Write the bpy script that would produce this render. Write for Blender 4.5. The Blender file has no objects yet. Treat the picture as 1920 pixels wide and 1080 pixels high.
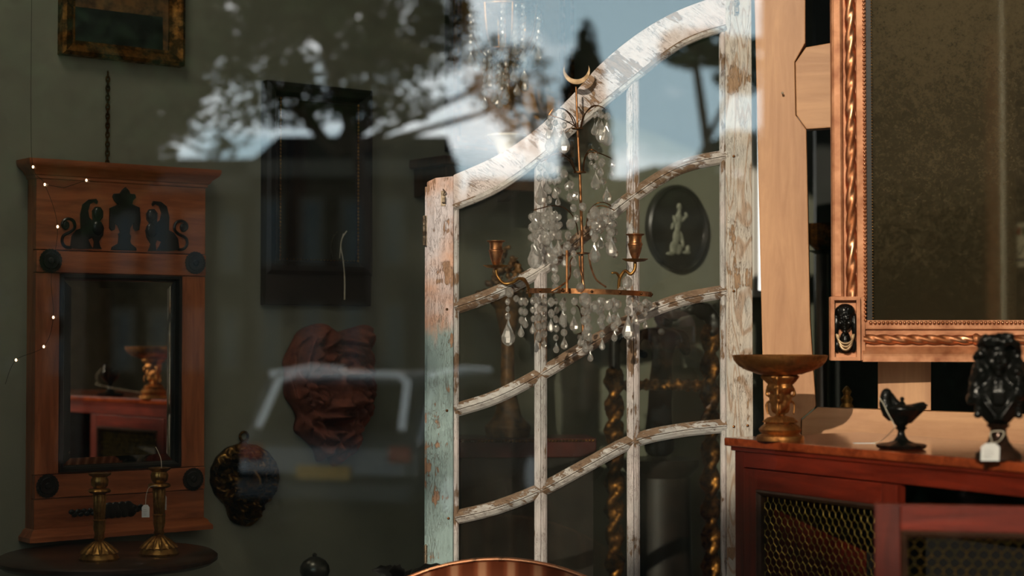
import bpy, bmesh, math, random
from mathutils import Vector, Matrix, noise as mnoise
rnd = random.Random(7)
sc = bpy.context.scene
COL = sc.collection
PI = math.pi
F = 3200.0                                  # focal length in photograph pixels (60 mm on a 36 mm sensor)
PITCH = math.atan(85 / F)
EYE = 1.6

# ---------------------------------------------------------------- camera, sky, sun, exposure
cam = bpy.data.cameras.new('camera'); camo = bpy.data.objects.new('camera', cam); COL.objects.link(camo)
cam.lens = 60; cam.sensor_width = 36; cam.clip_start = 0.02; cam.clip_end = 500
camo.location = (0, 0, EYE); camo.rotation_euler = (PI / 2 + PITCH, 0, 0)
cam.dof.use_dof = True; cam.dof.focus_distance = 3.83; cam.dof.aperture_fstop = 2.6; cam.dof.aperture_blades = 0
sc.camera = camo
vs = sc.view_settings
vs.view_transform = 'Standard'; vs.look = 'None'; vs.gamma = 1.0; vs.exposure = 0.0
vs.use_curve_mapping = False
cy = sc.cycles
cy.max_bounces = 14; cy.transparent_max_bounces = 48; cy.glossy_bounces = 8; cy.transmission_bounces = 10
cy.caustics_reflective = True; cy.caustics_refractive = True; cy.blur_glossy = 0.5
cy.sample_clamp_indirect = 4.0; cy.use_denoising = True

world = bpy.data.worlds.new('sky'); sc.world = world; world.use_nodes = True
wn = world.node_tree; wn.nodes.clear()
w_out = wn.nodes.new('ShaderNodeOutputWorld'); w_bg = wn.nodes.new('ShaderNodeBackground')
w_tc = wn.nodes.new('ShaderNodeTexCoord'); w_no = wn.nodes.new('ShaderNodeTexNoise'); w_rp = wn.nodes.new('ShaderNodeValToRGB')
w_mp = wn.nodes.new('ShaderNodeMapping'); w_mp.inputs['Scale'].default_value = (1, 1, 2.2)
w_no.inputs['Scale'].default_value = 5.0; w_no.inputs['Detail'].default_value = 6
w_rp.color_ramp.elements[0].position = 0.46; w_rp.color_ramp.elements[0].color = (0.27, 0.37, 0.42, 1)
w_rp.color_ramp.elements[1].position = 0.60; w_rp.color_ramp.elements[1].color = (1.0, 1.0, 1.0, 1)
SKY = 4.2
w_sp = wn.nodes.new('ShaderNodeSeparateXYZ'); w_hz = wn.nodes.new('ShaderNodeMapRange'); w_hz.interpolation_type = 'SMOOTHSTEP'
w_hz.inputs['From Min'].default_value = 0.16; w_hz.inputs['From Max'].default_value = 0.55; w_hz.inputs['To Min'].default_value = SKY; w_hz.inputs['To Max'].default_value = SKY * 0.11
wn.links.new(w_tc.outputs['Generated'], w_sp.inputs[0]); wn.links.new(w_sp.outputs[2], w_hz.inputs['Value']); wn.links.new(w_hz.outputs[0], w_bg.inputs['Strength'])
for a, b in ((w_tc.outputs['Generated'], w_mp.inputs[0]), (w_mp.outputs[0], w_no.inputs['Vector']),
             (w_no.outputs[0], w_rp.inputs[0]), (w_rp.outputs[0], w_bg.inputs['Color']), (w_bg.outputs[0], w_out.inputs[0])):
    wn.links.new(a, b)

SUN_DIR = Vector((0.30, 0.90, -0.30)).normalized()      # the way the light travels: low sun behind the viewer's left shoulder
sun = bpy.data.lights.new('sun', 'SUN'); suno = bpy.data.objects.new('sun', sun); COL.objects.link(suno)
sun.energy = 4.8; sun.color = (1.0, 0.82, 0.68); sun.angle = math.radians(0.55)
suno.rotation_euler = SUN_DIR.to_track_quat('-Z', 'Y').to_euler(); suno.location = (-6, -14, 9)

lamp = bpy.data.lights.new('left_wall_fill', 'AREA'); lampo = bpy.data.objects.new('left_wall_fill', lamp); COL.objects.link(lampo)
lamp.energy = 5; lamp.color = (1.0, 0.86, 0.68); lamp.shape = 'DISK'; lamp.size = 0.5; lampo.location = (-0.9, 3.1, 3.2)  # unseen area lamp added to brighten the left wall
lampo.rotation_euler = (math.radians(12), 0, 0)
# ---------------------------------------------------------------- pixel helpers
ca, sa = math.cos(PITCH), math.sin(PITCH)
def ray(px, py):
    x, y = (px - 960) / F, (540 - py) / F
    return Vector((x, ca - y * sa, sa + y * ca))
CAMP = Vector((0, 0, EYE))
def at(px, py, Y):
    d = ray(px, py); return CAMP + d * (Y / d.y)
def hit(px, py, P, n):
    d = ray(px, py); return CAMP + d * ((P - CAMP).dot(n) / d.dot(n))
WIN_N = Vector((math.sin(math.radians(5)), math.cos(math.radians(5)), 0)); WIN_D = 2.3      # the shop window's plane
WIN_P = WIN_N * WIN_D
def mirror_win(p):
    return p - WIN_N * (2 * ((p - WIN_P).dot(WIN_N)))
def street(px, py, Zv):                     # where a thing stands in the street that shows in the window glass at (px, py)
    return mirror_win(at(px, py, Zv))
class Plane:                                # a vertical working plane: local x along it, y into it, z up
    def __init__(s, P, yaw_deg):
        s.yaw = math.radians(yaw_deg); s.P = Vector(P)
        s.x = Vector((math.cos(s.yaw), math.sin(s.yaw), 0)); s.y = Vector((-math.sin(s.yaw), math.cos(s.yaw), 0))
    def __call__(s, px, py, dy=0.0):
        p = hit(px, py, s.P + s.y * dy, s.y) - s.P
        return (p.dot(s.x), p.z)

# ---------------------------------------------------------------- materials
def S(r, g, b):
    f = lambda c: (c / 255 / 12.92) if c / 255 <= 0.04045 else ((c / 255 + 0.055) / 1.055) ** 2.4
    return (f(r), f(g), f(b), 1)
class NT:
    def __init__(s, name):
        s.m = bpy.data.materials.new(name); s.m.use_nodes = True; s.t = s.m.node_tree; s.t.nodes.clear()
        s.out = s.n('OutputMaterial')
    def n(s, kind, **kw):
        o = s.t.nodes.new('ShaderNode' + kind)
        for k, v in kw.items(): setattr(o, k, v)
        return o
    def set(s, sock, v):
        if hasattr(v, 'is_linked'): s.t.links.new(v, sock)
        else: sock.default_value = v
    def coord(s, scale=(1, 1, 1), rot=(0, 0, 0)):
        tc = s.n('TexCoord'); mp = s.n('Mapping'); s.t.links.new(tc.outputs['Object'], mp.inputs[0])
        mp.inputs['Scale'].default_value = scale; mp.inputs['Rotation'].default_value = rot
        return mp.outputs[0]
    def noise(s, vec, scale, detail=4, rough=0.55, dist=0.0):
        o = s.n('TexNoise'); s.set(o.inputs['Vector'], vec); o.inputs['Scale'].default_value = scale
        o.inputs['Detail'].default_value = detail; o.inputs['Roughness'].default_value = rough; o.inputs['Distortion'].default_value = dist
        return o.outputs[0]
    def ramp(s, fac, stops):
        o = s.n('ValToRGB'); s.set(o.inputs[0], fac); e = o.color_ramp.elements
        while len(e) < len(stops): e.new(0.5)
        for el, (p, c) in zip(e, stops):
            el.position = p; el.color = c if not isinstance(c, (int, float)) else (c, c, c, 1)
        return o.outputs[0]
    def mix(s, fac, a, b, mode='MIX'):
        o = s.n('Mix', data_type='RGBA', blend_type=mode); s.set(o.inputs[0], fac); s.set(o.inputs[6], a); s.set(o.inputs[7], b)
        return o.outputs[2]
    def math(s, op, a, b=0.0):
        o = s.n('Math', operation=op); s.set(o.inputs[0], a); s.set(o.inputs[1], b); return o.outputs[0]
    def bump(s, h, strength=0.3, dist=0.002):
        o = s.n('Bump'); o.inputs['Strength'].default_value = strength; o.inputs['Distance'].default_value = dist; s.set(o.inputs['Height'], h)
        return o.outputs[0]
    def bsdf(s, color, rough=0.5, metal=0.0, normal=None, coat=0.0, spec=0.5, trans=0.0, emis=None):
        o = s.n('BsdfPrincipled'); s.set(o.inputs['Base Color'], color); s.set(o.inputs['Roughness'], rough); s.set(o.inputs['Metallic'], metal)
        o.inputs['Coat Weight'].default_value = coat; o.inputs['Coat Roughness'].default_value = 0.12; o.inputs['Specular IOR Level'].default_value = spec
        o.inputs['Transmission Weight'].default_value = trans
        if emis: o.inputs['Emission Color'].default_value = emis[0]; o.inputs['Emission Strength'].default_value = emis[1]
        if normal is not None: s.set(o.inputs['Normal'], normal)
        return o.outputs[0]
    def done(s, shader):
        s.t.links.new(shader, s.out.inputs[0]); return s.m

def plain(name, c1, c2=None, scale=20, rough=0.6, metal=0.0, bump=0.2, coat=0.0, bdist=0.002, detail=5, spec=0.5):
    n = NT(name); v = n.coord()
    f = n.noise(v, scale, detail)
    c = n.ramp(f, [(0.35, c1), (0.65, c2 or c1)])
    if spec == 0:
        d = n.n('BsdfDiffuse'); n.set(d.inputs[0], c); return n.done(d.outputs[0])
    return n.done(n.bsdf(c, rough, metal, n.bump(f, bump, bdist) if bump else None, coat, spec))
def wood(name, dark, light, axis='z', scale=9, rough=0.45, coat=0.2, knots=False, bump=0.25):
    n = NT(name); st = {'x': (0.12, 1, 1), 'y': (1, 0.12, 1), 'z': (1, 1, 0.12)}[axis]
    v = n.coord(st)
    g = n.noise(v, scale * 6, 6, 0.65, 0.6); big = n.noise(v, scale, 3, 0.5, 1.2)
    f = n.mix(0.45, g, big)
    c = n.ramp(f, [(0.38, dark), (0.50, n_mid(dark, light)), (0.60, light)])
    if knots:
        vo = n.n('TexVoronoi'); n.set(vo.inputs['Vector'], n.coord({'x': (.45, 1, 1), 'z': (1, 1, .45)}[axis])); vo.inputs['Scale'].default_value = 5.5
        k = n.ramp(vo.outputs['Distance'], [(0.0, 1.0), (0.045, 0.8), (0.09, 0.0)])
        c = n.mix(k, c, S(96, 52, 30))
    return n.done(n.bsdf(c, rough, 0.0, n.bump(g, bump, 0.001), coat))
def n_mid(a, b): return tuple((a[i] + b[i]) / 2 for i in range(4))
def metal(name, color, worn, rough=0.3, scale=30, lo=0.4, hi=0.62, bump=0.25):
    n = NT(name); v = n.coord(); f = n.noise(v, scale, 6, 0.6)
    c = n.ramp(f, [(lo, worn), (hi, color)]); r = n.ramp(f, [(lo, min(1, rough + 0.3)), (hi, rough)])
    return n.done(n.bsdf(c, r, 1.0, n.bump(f, bump, 0.0015)))
def peeling(name, paints, bare, axis='z', amount=0.5, seed=0.0, zmix=None, fine=1.0, upwear=0.0, crackamt=0.7, wash=None, slant=-36):
    """Old flaking paint: two paint colours, bare wood where it came off, long cracks along the grain."""
    n = NT(name)
    tc = n.n('TexCoord'); mp0 = n.n('Mapping'); n.t.links.new(tc.outputs['Object'], mp0.inputs[0]); mp0.inputs['Location'].default_value = (seed, seed * 0.7, seed * 1.3)
    st = {'x': (0.16, 1, 1), 'z': (1, 1, 0.13), 'd': (0.16, 1, 1)}[axis]
    if axis == 'd': mp0.inputs['Rotation'].default_value = (0, math.radians(slant), 0)
    mp = n.n('Mapping'); n.t.links.new(mp0.outputs[0], mp.inputs[0]); mp.inputs['Scale'].default_value = st
    v = mp.outputs[0]
    f1 = n.noise(v, 60 * fine, 10, 0.72, 0.6); f2 = n.noise(v, 75 * fine, 4, 0.55, 0.9); f3 = n.noise(v, 150 * fine, 3, 0.6, 0.5); big = n.noise(mp0.outputs[0], 11, 4, 0.6)
    mm = n.math('ADD', n.math('MULTIPLY', f1, 0.42), n.math('MULTIPLY', big, 0.58))
    if upwear:                                                                # rain and dust wear the faces that look up
        ge = n.n('NewGeometry'); sp = n.n('SeparateXYZ'); n.t.links.new(ge.outputs['Normal'], sp.inputs[0])
        mm = n.math('SUBTRACT', mm, n.math('MULTIPLY', n.math('MAXIMUM', sp.outputs[2], 0.0), upwear))
    mask = n.ramp(mm, [(amount - 0.004, 1.0), (amount + 0.004, 0.0)])              # 1 = bare wood
    edge = n.ramp(mm, [(amount + 0.003, 1.0), (amount + 0.016, 0.0)])
    line = lambda f, c_, w_: n.ramp(n.math('ABSOLUTE', n.math('SUBTRACT', f, c_)), [(w_ * 0.4, 1.0), (w_, 0.0)])
    gate = n.ramp(n.noise(mp0.outputs[0], 24, 4, .6), [(0.40, 0.15), (0.58, 1.0)])
    crack = n.math('MULTIPLY', n.math('MAXIMUM', n.math('MAXIMUM', line(f2, 0.44, 0.006), line(f2, 0.55, 0.006)), n.math('MAXIMUM', line(f3, 0.5, 0.010), line(f2, 0.5, 0.006))), gate)
    pc = n.ramp(n.noise(mp0.outputs[0], 8, 5), [(0.40, paints[0]), (0.60, paints[1])])
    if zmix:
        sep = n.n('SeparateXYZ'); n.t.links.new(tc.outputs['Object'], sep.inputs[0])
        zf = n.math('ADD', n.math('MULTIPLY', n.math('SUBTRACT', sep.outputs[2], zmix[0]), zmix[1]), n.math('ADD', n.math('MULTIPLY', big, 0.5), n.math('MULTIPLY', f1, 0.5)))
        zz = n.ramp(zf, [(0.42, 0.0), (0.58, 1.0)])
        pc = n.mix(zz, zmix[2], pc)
    gr = n.noise(v, 150, 6, 0.7, 0.8)
    wc = n.ramp(gr, [(0.3, bare[0]), (0.7, bare[1])])
    if wash:                                                                  # growth rings showing through a thin wash
        gg = n.noise(v, 16, 2, 0.4, 0.4)
        rings = n.math('SINE', n.math('MULTIPLY', gg, 95.0))
        pc = n.mix(n.math('MULTIPLY', n.ramp(rings, [(0.45, 0.0), (1.0, 1.0)]), 0.62), pc, wash)
    c = n.mix(mask, pc, wc)
    c = n.mix(n.math('MULTIPLY', crack, crackamt), c, S(88, 64, 46))
    c = n.mix(n.math('MULTIPLY', n.math('MULTIPLY', edge, n.math('SUBTRACT', 1.0, mask)), 0.35), c, S(104, 78, 56))
    h = n.math('SUBTRACT', n.math('SUBTRACT', 1.0, mask), n.math('MULTIPLY', crack, 0.7))
    return n.done(n.bsdf(c, 0.62, 0.0, n.bump(h, 0.7, 0.0018), 0.0, 0.35))
def clear_glass(name, ior=1.5, dust=0.0, dust_col=S(150, 150, 135), tint=(0.97, 0.985, 0.97, 1)):
    n = NT(name)
    tr = n.n('BsdfTransparent'); tr.inputs[0].default_value = tint
    gl = n.n('BsdfGlossy'); gl.inputs['Roughness'].default_value = 0.0; gl.inputs['Color'].default_value = (1, 1, 1, 1)
    fr = n.n('Fresnel'); fr.inputs['IOR'].default_value = ior
    mx = n.n('MixShader'); n.t.links.new(fr.outputs[0], mx.inputs[0]); n.t.links.new(tr.outputs[0], mx.inputs[1]); n.t.links.new(gl.outputs[0], mx.inputs[2])
    if not dust: return n.done(mx.outputs[0])
    df = n.n('BsdfDiffuse'); df.inputs[0].default_value = dust_col
    v = n.coord(); a = n.noise(v, 7, 6, 0.65); b = n.noise(v, 420, 2)
    fac = n.math('MULTIPLY', n.math('ADD', n.math('MULTIPLY', n.ramp(a, [(0.3, 0.25), (0.7, 1.0)]), 1.0), n.math('MULTIPLY', n.ramp(b, [(0.70, 0.0), (0.76, 1.0)]), 5.0)), dust)
    m2 = n.n('MixShader'); n.set(m2.inputs[0], fac); n.t.links.new(mx.outputs[0], m2.inputs[1]); n.t.links.new(df.outputs[0], m2.inputs[2])
    return n.done(m2.outputs[0])
def crystal_mat():
    n = NT('cut crystal'); g = n.n('BsdfGlass'); g.inputs['IOR'].default_value = 1.52; g.inputs['Roughness'].default_value = 0.0
    t = n.n('BsdfTransparent'); a = n.n('MixShader'); a.inputs[0].default_value = 0.62
    n.t.links.new(t.outputs[0], a.inputs[1]); n.t.links.new(g.outputs[0], a.inputs[2])
    gl = n.n('BsdfGlossy'); gl.inputs['Roughness'].default_value = 0.16; gl.inputs['Color'].default_value = (1, 0.98, 0.94, 1)
    df = n.n('BsdfDiffuse'); df.inputs[0].default_value = (0.92, 0.90, 0.84, 1)
    b = n.n('MixShader'); b.inputs[0].default_value = 0.32; n.t.links.new(gl.outputs[0], b.inputs[1]); n.t.links.new(df.outputs[0], b.inputs[2])
    mx = n.n('MixShader'); mx.inputs[0].default_value = 0.24
    n.t.links.new(a.outputs[0], mx.inputs[1]); n.t.links.new(b.outputs[0], mx.inputs[2])
    return n.done(mx.outputs[0])
def foxed(name, silver, fox, lo, hi, scale=26, zr=None):
    n = NT(name); v = n.coord(); f = n.noise(v, scale, 8, 0.8); mid = n.noise(v, scale * .28, 4, .6); big = n.noise(v, 3.0, 3)
    fb = n.math('ADD', n.math('ADD', n.math('MULTIPLY', f, 0.55), n.math('MULTIPLY', mid, 0.25)), n.math('MULTIPLY', big, 0.30))
    if zr:                                                        # the silvering has suffered most towards the top
        sep = n.n('SeparateXYZ'); tc = n.n('TexCoord'); n.t.links.new(tc.outputs['Object'], sep.inputs[0])
        fb = n.math('ADD', fb, n.math('MULTIPLY', n.math('SUBTRACT', sep.outputs[2], zr[0]), zr[1]))
    k = n.ramp(fb, [(lo, 0.24), (hi, 0.88)])
    gl = n.n('BsdfGlossy'); gl.inputs['Roughness'].default_value = 0.04; gl.inputs['Color'].default_value = silver
    df = n.n('BsdfDiffuse'); df.inputs[0].default_value = fox
    mx = n.n('MixShader'); n.set(mx.inputs[0], k); n.t.links.new(gl.outputs[0], mx.inputs[1]); n.t.links.new(df.outputs[0], mx.inputs[2])
    return n.done(mx.outputs[0])
def mirror_mat(name, silver, rough=0.0):
    n = NT(name); gl = n.n('BsdfGlossy'); gl.inputs['Roughness'].default_value = rough
    f = n.noise(n.coord(), 30, 5); n.set(gl.inputs['Color'], n.ramp(f, [(0.3, tuple(c * 0.85 for c in silver[:3]) + (1,)), (0.6, silver)]))
    return n.done(gl.outputs[0])

M = {}
M['wall'] = plain('grey green wall paint', S(118, 121, 106), S(127, 130, 114), 6, 0.85, bump=0.12)
M['ceiling'] = plain('ceiling plaster', S(120, 118, 108), S(128, 125, 116), 8, 0.9)
M['floor'] = wood('dark floor boards', S(52, 34, 22), S(84, 58, 38), 'x', 6, 0.5, 0.1)
M['dark_green'] = plain('green black opening shade', S(14, 20, 17), S(18, 25, 21), 12, 0.7)
n = NT('daylight behind frosted glass'); M['daylight'] = n.done(n.bsdf(S(240, 240, 236), 0.6, emis=((1.0, 0.98, 0.94, 1), 1.7)))
n = NT('lit bulb'); M['bulb'] = n.done(n.bsdf(S(255, 220, 170), 0.5, emis=((1.0, 0.66, 0.38, 1), 4.5)))
M['white_paint'] = plain('fresh white paint', S(240, 238, 232), S(246, 244, 240), 12, 0.5)
M['shopfront'] = plain('shopfront paint', S(38, 46, 42), S(46, 54, 50), 12, 0.5)
M['pale_paint'] = plain('pale shopfront paint', S(168, 164, 150), S(182, 178, 166), 10, 0.6)
M['window_glass'] = clear_glass('shop window glass', 2.15)
M['door_glass'] = clear_glass('dusty old glass', 1.5, 0.030)
M['satin_wood'] = wood('satinwood veneer', S(122, 62, 34), S(176, 102, 60), 'z', 7, 0.32, 0.5)
M['satin_wood_x'] = wood('satinwood cross veneer', S(122, 62, 34), S(176, 102, 60), 'x', 7, 0.32, 0.5)
M['ebony'] = plain('ebonised wood', S(16, 17, 16), S(26, 27, 25), 30, 0.35, bump=0.2, coat=0.3)
M['black_frame'] = plain('black brown stained wood', S(20, 16, 13), S(34, 26, 20), 16, 0.4, bump=0.2, coat=0.3)
M['mirror'] = mirror_mat('mirror glass', (0.78, 0.76, 0.70, 1))
M['dark_mirror'] = mirror_mat('dim old mirror glass', (0.16, 0.17, 0.15, 1), 0.05)
M['gilt'] = metal('warm gilding', S(224, 164, 124), S(164, 104, 68), 0.34, 24)
M['gilt_flat'] = NT('worn flat gilding')
n = M['gilt_flat']; v = n.coord(); f = n.noise(v, 22, 6, 0.6)
M['gilt_flat'] = n.done(n.bsdf(n.ramp(f, [(0.3, S(150, 92, 60)), (0.55, S(196, 136, 98)), (0.75, S(216, 158, 120))]), 0.42, 0.4, n.bump(f, 0.2, 0.002)))
M['old_gold'] = metal('dark old gilding', S(172, 118, 56), S(70, 44, 22), 0.38, 40, 0.42, 0.66, 0.5)
M['brass'] = metal('aged brass', S(202, 156, 88), S(126, 88, 46), 0.3, 30)
M['copper_brass'] = metal('coppery brass', S(206, 150, 104), S(128, 86, 54), 0.3, 36)
M['bronze_gilt'] = metal('brown gilt bronze', S(206, 146, 84), S(124, 80, 44), 0.38, 34, 0.36, 0.62)
M['pale_brass'] = metal('pale beige brass', S(206, 180, 146), S(176, 148, 114), 0.5, 30)  # pale beige metal with slightly darker worn spots
M['wire'] = metal('dark brass wire', S(124, 84, 48), S(66, 46, 30), 0.35, 50)
M['dark_bronze'] = metal('dark bronze', S(150, 112, 58), S(34, 29, 22), 0.3, 30, 0.42, 0.68, 0.5)
M['black_bronze'] = plain('black patinated bronze', S(14, 14, 13), S(26, 26, 24), 40, 0.26, 0.3, 0.35)
M['brown_bronze'] = plain('polished brown bronze', S(52, 36, 28), S(74, 52, 40), 18, 0.2, 0.6, 0.1)
M['terracotta'] = plain('rusty brown terracotta', S(92, 50, 38), S(136, 76, 56), 26, 0.8, bump=0.6, bdist=0.004)
M['pine'] = wood('pale pine', S(176, 124, 84), S(210, 158, 112), 'z', 5, 0.5, 0.15, True)
M['pine_x'] = wood('pale pine rail', S(172, 120, 80), S(206, 154, 108), 'x', 5, 0.5, 0.15, True)
M['mahogany'] = wood('red mahogany', S(72, 19, 11), S(124, 40, 22), 'x', 7, 0.3, 0.45)
M['mahogany_z'] = wood('red mahogany upright', S(62, 17, 10), S(108, 35, 20), 'z', 7, 0.32, 0.4)
M['mahogany_top'] = wood('polished mahogany top', S(104, 40, 18), S(160, 74, 38), 'y', 7, 0.16, 0.7)
M['dark_wood'] = wood('dark walnut', S(34, 22, 16), S(66, 42, 28), 'x', 7, 0.35, 0.3)
M['cupboard'] = wood('old brown oak', S(44, 32, 22), S(78, 56, 38), 'z', 6, 0.5, 0.2)
M['lattice'] = metal('green gold wire', S(186, 158, 84), S(104, 96, 52), 0.34, 60)
M['black'] = plain('black cable and cabinet shade', S(9, 9, 8), S(13, 12, 11), 20, 0.8)
M['tag'] = plain('white card', S(222, 224, 222), S(232, 232, 230), 60, 0.7, bump=0.05)
M['string'] = plain('pale cotton string', S(206, 196, 172), S(220, 212, 192), 200, 0.8)
M['ink'] = plain('grey pencil ink', S(74, 74, 80), None, 60, 0.8, bump=0)
M['iron'] = metal('worn grey iron', S(176, 160, 138), S(92, 76, 60), 0.45, 60)
M['crystal'] = crystal_mat()
n = NT('red brown with pale bands'); wv_ = n.n('TexWave'); wv_.inputs['Scale'].default_value = 5.5; wv_.inputs['Distortion'].default_value = 2.5; wv_.inputs['Detail'].default_value = 2  # pale upright bands over a red brown base colour
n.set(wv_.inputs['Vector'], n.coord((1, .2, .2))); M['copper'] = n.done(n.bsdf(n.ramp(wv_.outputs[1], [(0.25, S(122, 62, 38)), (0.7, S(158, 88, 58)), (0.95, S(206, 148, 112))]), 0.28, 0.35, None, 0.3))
M['copper_rim'] = metal('bright copper rim', S(232, 170, 130), S(206, 140, 104), 0.2, 20)
M['red_lacquer'] = plain('red lacquer', S(52, 12, 10), S(76, 17, 14), 12, 0.4, coat=0.2)
M['cream'] = plain('cream stoneware', S(214, 204, 182), S(228, 220, 200), 14, 0.6)
M['foxed'] = foxed('foxed mirror glass', (0.30, 0.29, 0.23, 1), S(84, 74, 54), 0.47, 0.70, 170, (.42, .34))
M['foxed_gold'] = foxed('spotted golden mirror', (0.34, 0.28, 0.2, 1), S(176, 136, 88), 0.40, 0.60, 30)
M['painting'] = plain('dark painted panel', S(12, 16, 17), S(34, 42, 40), 26, 0.35, bump=0.1, coat=0.4)
M['relief_grey'] = plain('pale grey relief', S(104, 108, 94), S(138, 140, 124), 60, 0.6)
M['carved_brown'] = plain('brown carved wood with worn gilding', S(64, 46, 30), S(128, 92, 52), 40, 0.5, 0.2, 0.5)
M['verdigris'] = plain('grey pewter', S(96, 98, 92), S(116, 118, 110), 16, 0.3, 0.8)
M['leaf_metal'] = plain('blackened leaf metal', S(14, 15, 13), S(28, 28, 24), 30, 0.4, 0.4)
M['road'] = plain('asphalt', S(15, 18, 17), S(21, 24, 22), 40, 0.9, spec=0)
M['pavement'] = plain('dark grey paving', S(24, 27, 25), S(30, 32, 30), 10, 0.9, spec=0)
M['brick_house'] = plain('brown brick', S(44, 40, 35), S(54, 48, 42), 8, 0.9, spec=0)
M['dark_brick'] = plain('soot dark brick', S(22, 24, 21), S(30, 30, 27), 8, 0.9, spec=0)
M['house_trim'] = plain('grey stone trim', S(70, 70, 64), S(80, 79, 72), 8, 0.85, spec=0)
M['roof'] = plain('slate roof', S(30, 32, 33), S(38, 40, 41), 8, 0.8, spec=0)
M['house_glass'] = plain('house window glass', S(62, 70, 72), S(74, 82, 84), 2, 0.3, bump=0, spec=0)
M['bark'] = plain('bark', S(50, 42, 34), S(70, 60, 48), 14, 0.9)
M['leaf'] = plain('summer leaves', S(34, 50, 34), S(62, 82, 52), 3, 0.7, bump=0, spec=0)
M['conifer'] = plain('conifer needles', S(16, 27, 20), S(26, 38, 28), 3, 0.95, bump=0, spec=0)
M['car_paint'] = plain('dark grey car paint', S(34, 40, 42), S(38, 44, 46), 3, 0.3, 0.2, 0, 0.6)
M['trim_sheen'] = plain('white trim and sky sheen', S(238, 240, 240), S(244, 246, 246), 4, 0.4, 0.3, bump=0)  # white colour also carries the sky reflections on the car edges
M['car_glass'] = plain('dark car glass', S(14, 18, 18), S(18, 22, 22), 3, 0.1, bump=0)
M['tyre'] = plain('black rubber', S(18, 18, 18), S(24, 24, 24), 20, 0.8)
M['tail_red'] = plain('orange red lamp lens', S(120, 44, 22), S(134, 52, 26), 6, 0.4, bump=0)
M['plate'] = plain('yellow number plate', S(150, 116, 44), S(160, 124, 50), 6, 0.6, bump=0)
M['cloth_dark'] = plain('dark blue black cloth', S(20, 24, 26), S(28, 32, 34), 60, 0.85, spec=0)
M['skin'] = plain('skin', S(96, 66, 54), S(108, 76, 62), 20, 0.6)
M['hair'] = plain('dark brown hair', S(22, 18, 15), S(34, 27, 22), 90, 0.9, spec=0)
M['camera_black'] = plain('black camera body', S(16, 16, 16), S(22, 22, 22), 80, 0.5)
M['lens_glass'] = plain('camera lens glass', S(30, 34, 60), S(60, 66, 96), 10, 0.03, 0.6, 0)
def film(name, c):
    n = NT(name); a = n.n('BsdfTranslucent'); a.inputs[0].default_value = c; b = n.n('BsdfDiffuse'); b.inputs[0].default_value = c
    m = n.n('MixShader'); m.inputs[0].default_value = .35; n.t.links.new(a.outputs[0], m.inputs[1]); n.t.links.new(b.outputs[0], m.inputs[2]); return n.done(m.outputs[0])
M['sticker_white'] = film('white sticker print', S(232, 230, 222))
M['sticker_red'] = film('red sticker print', S(200, 56, 44))
M['sticker_green'] = film('green sticker print', S(60, 130, 76))
M['sticker_blue'] = film('blue sticker print', S(52, 74, 130))

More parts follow.
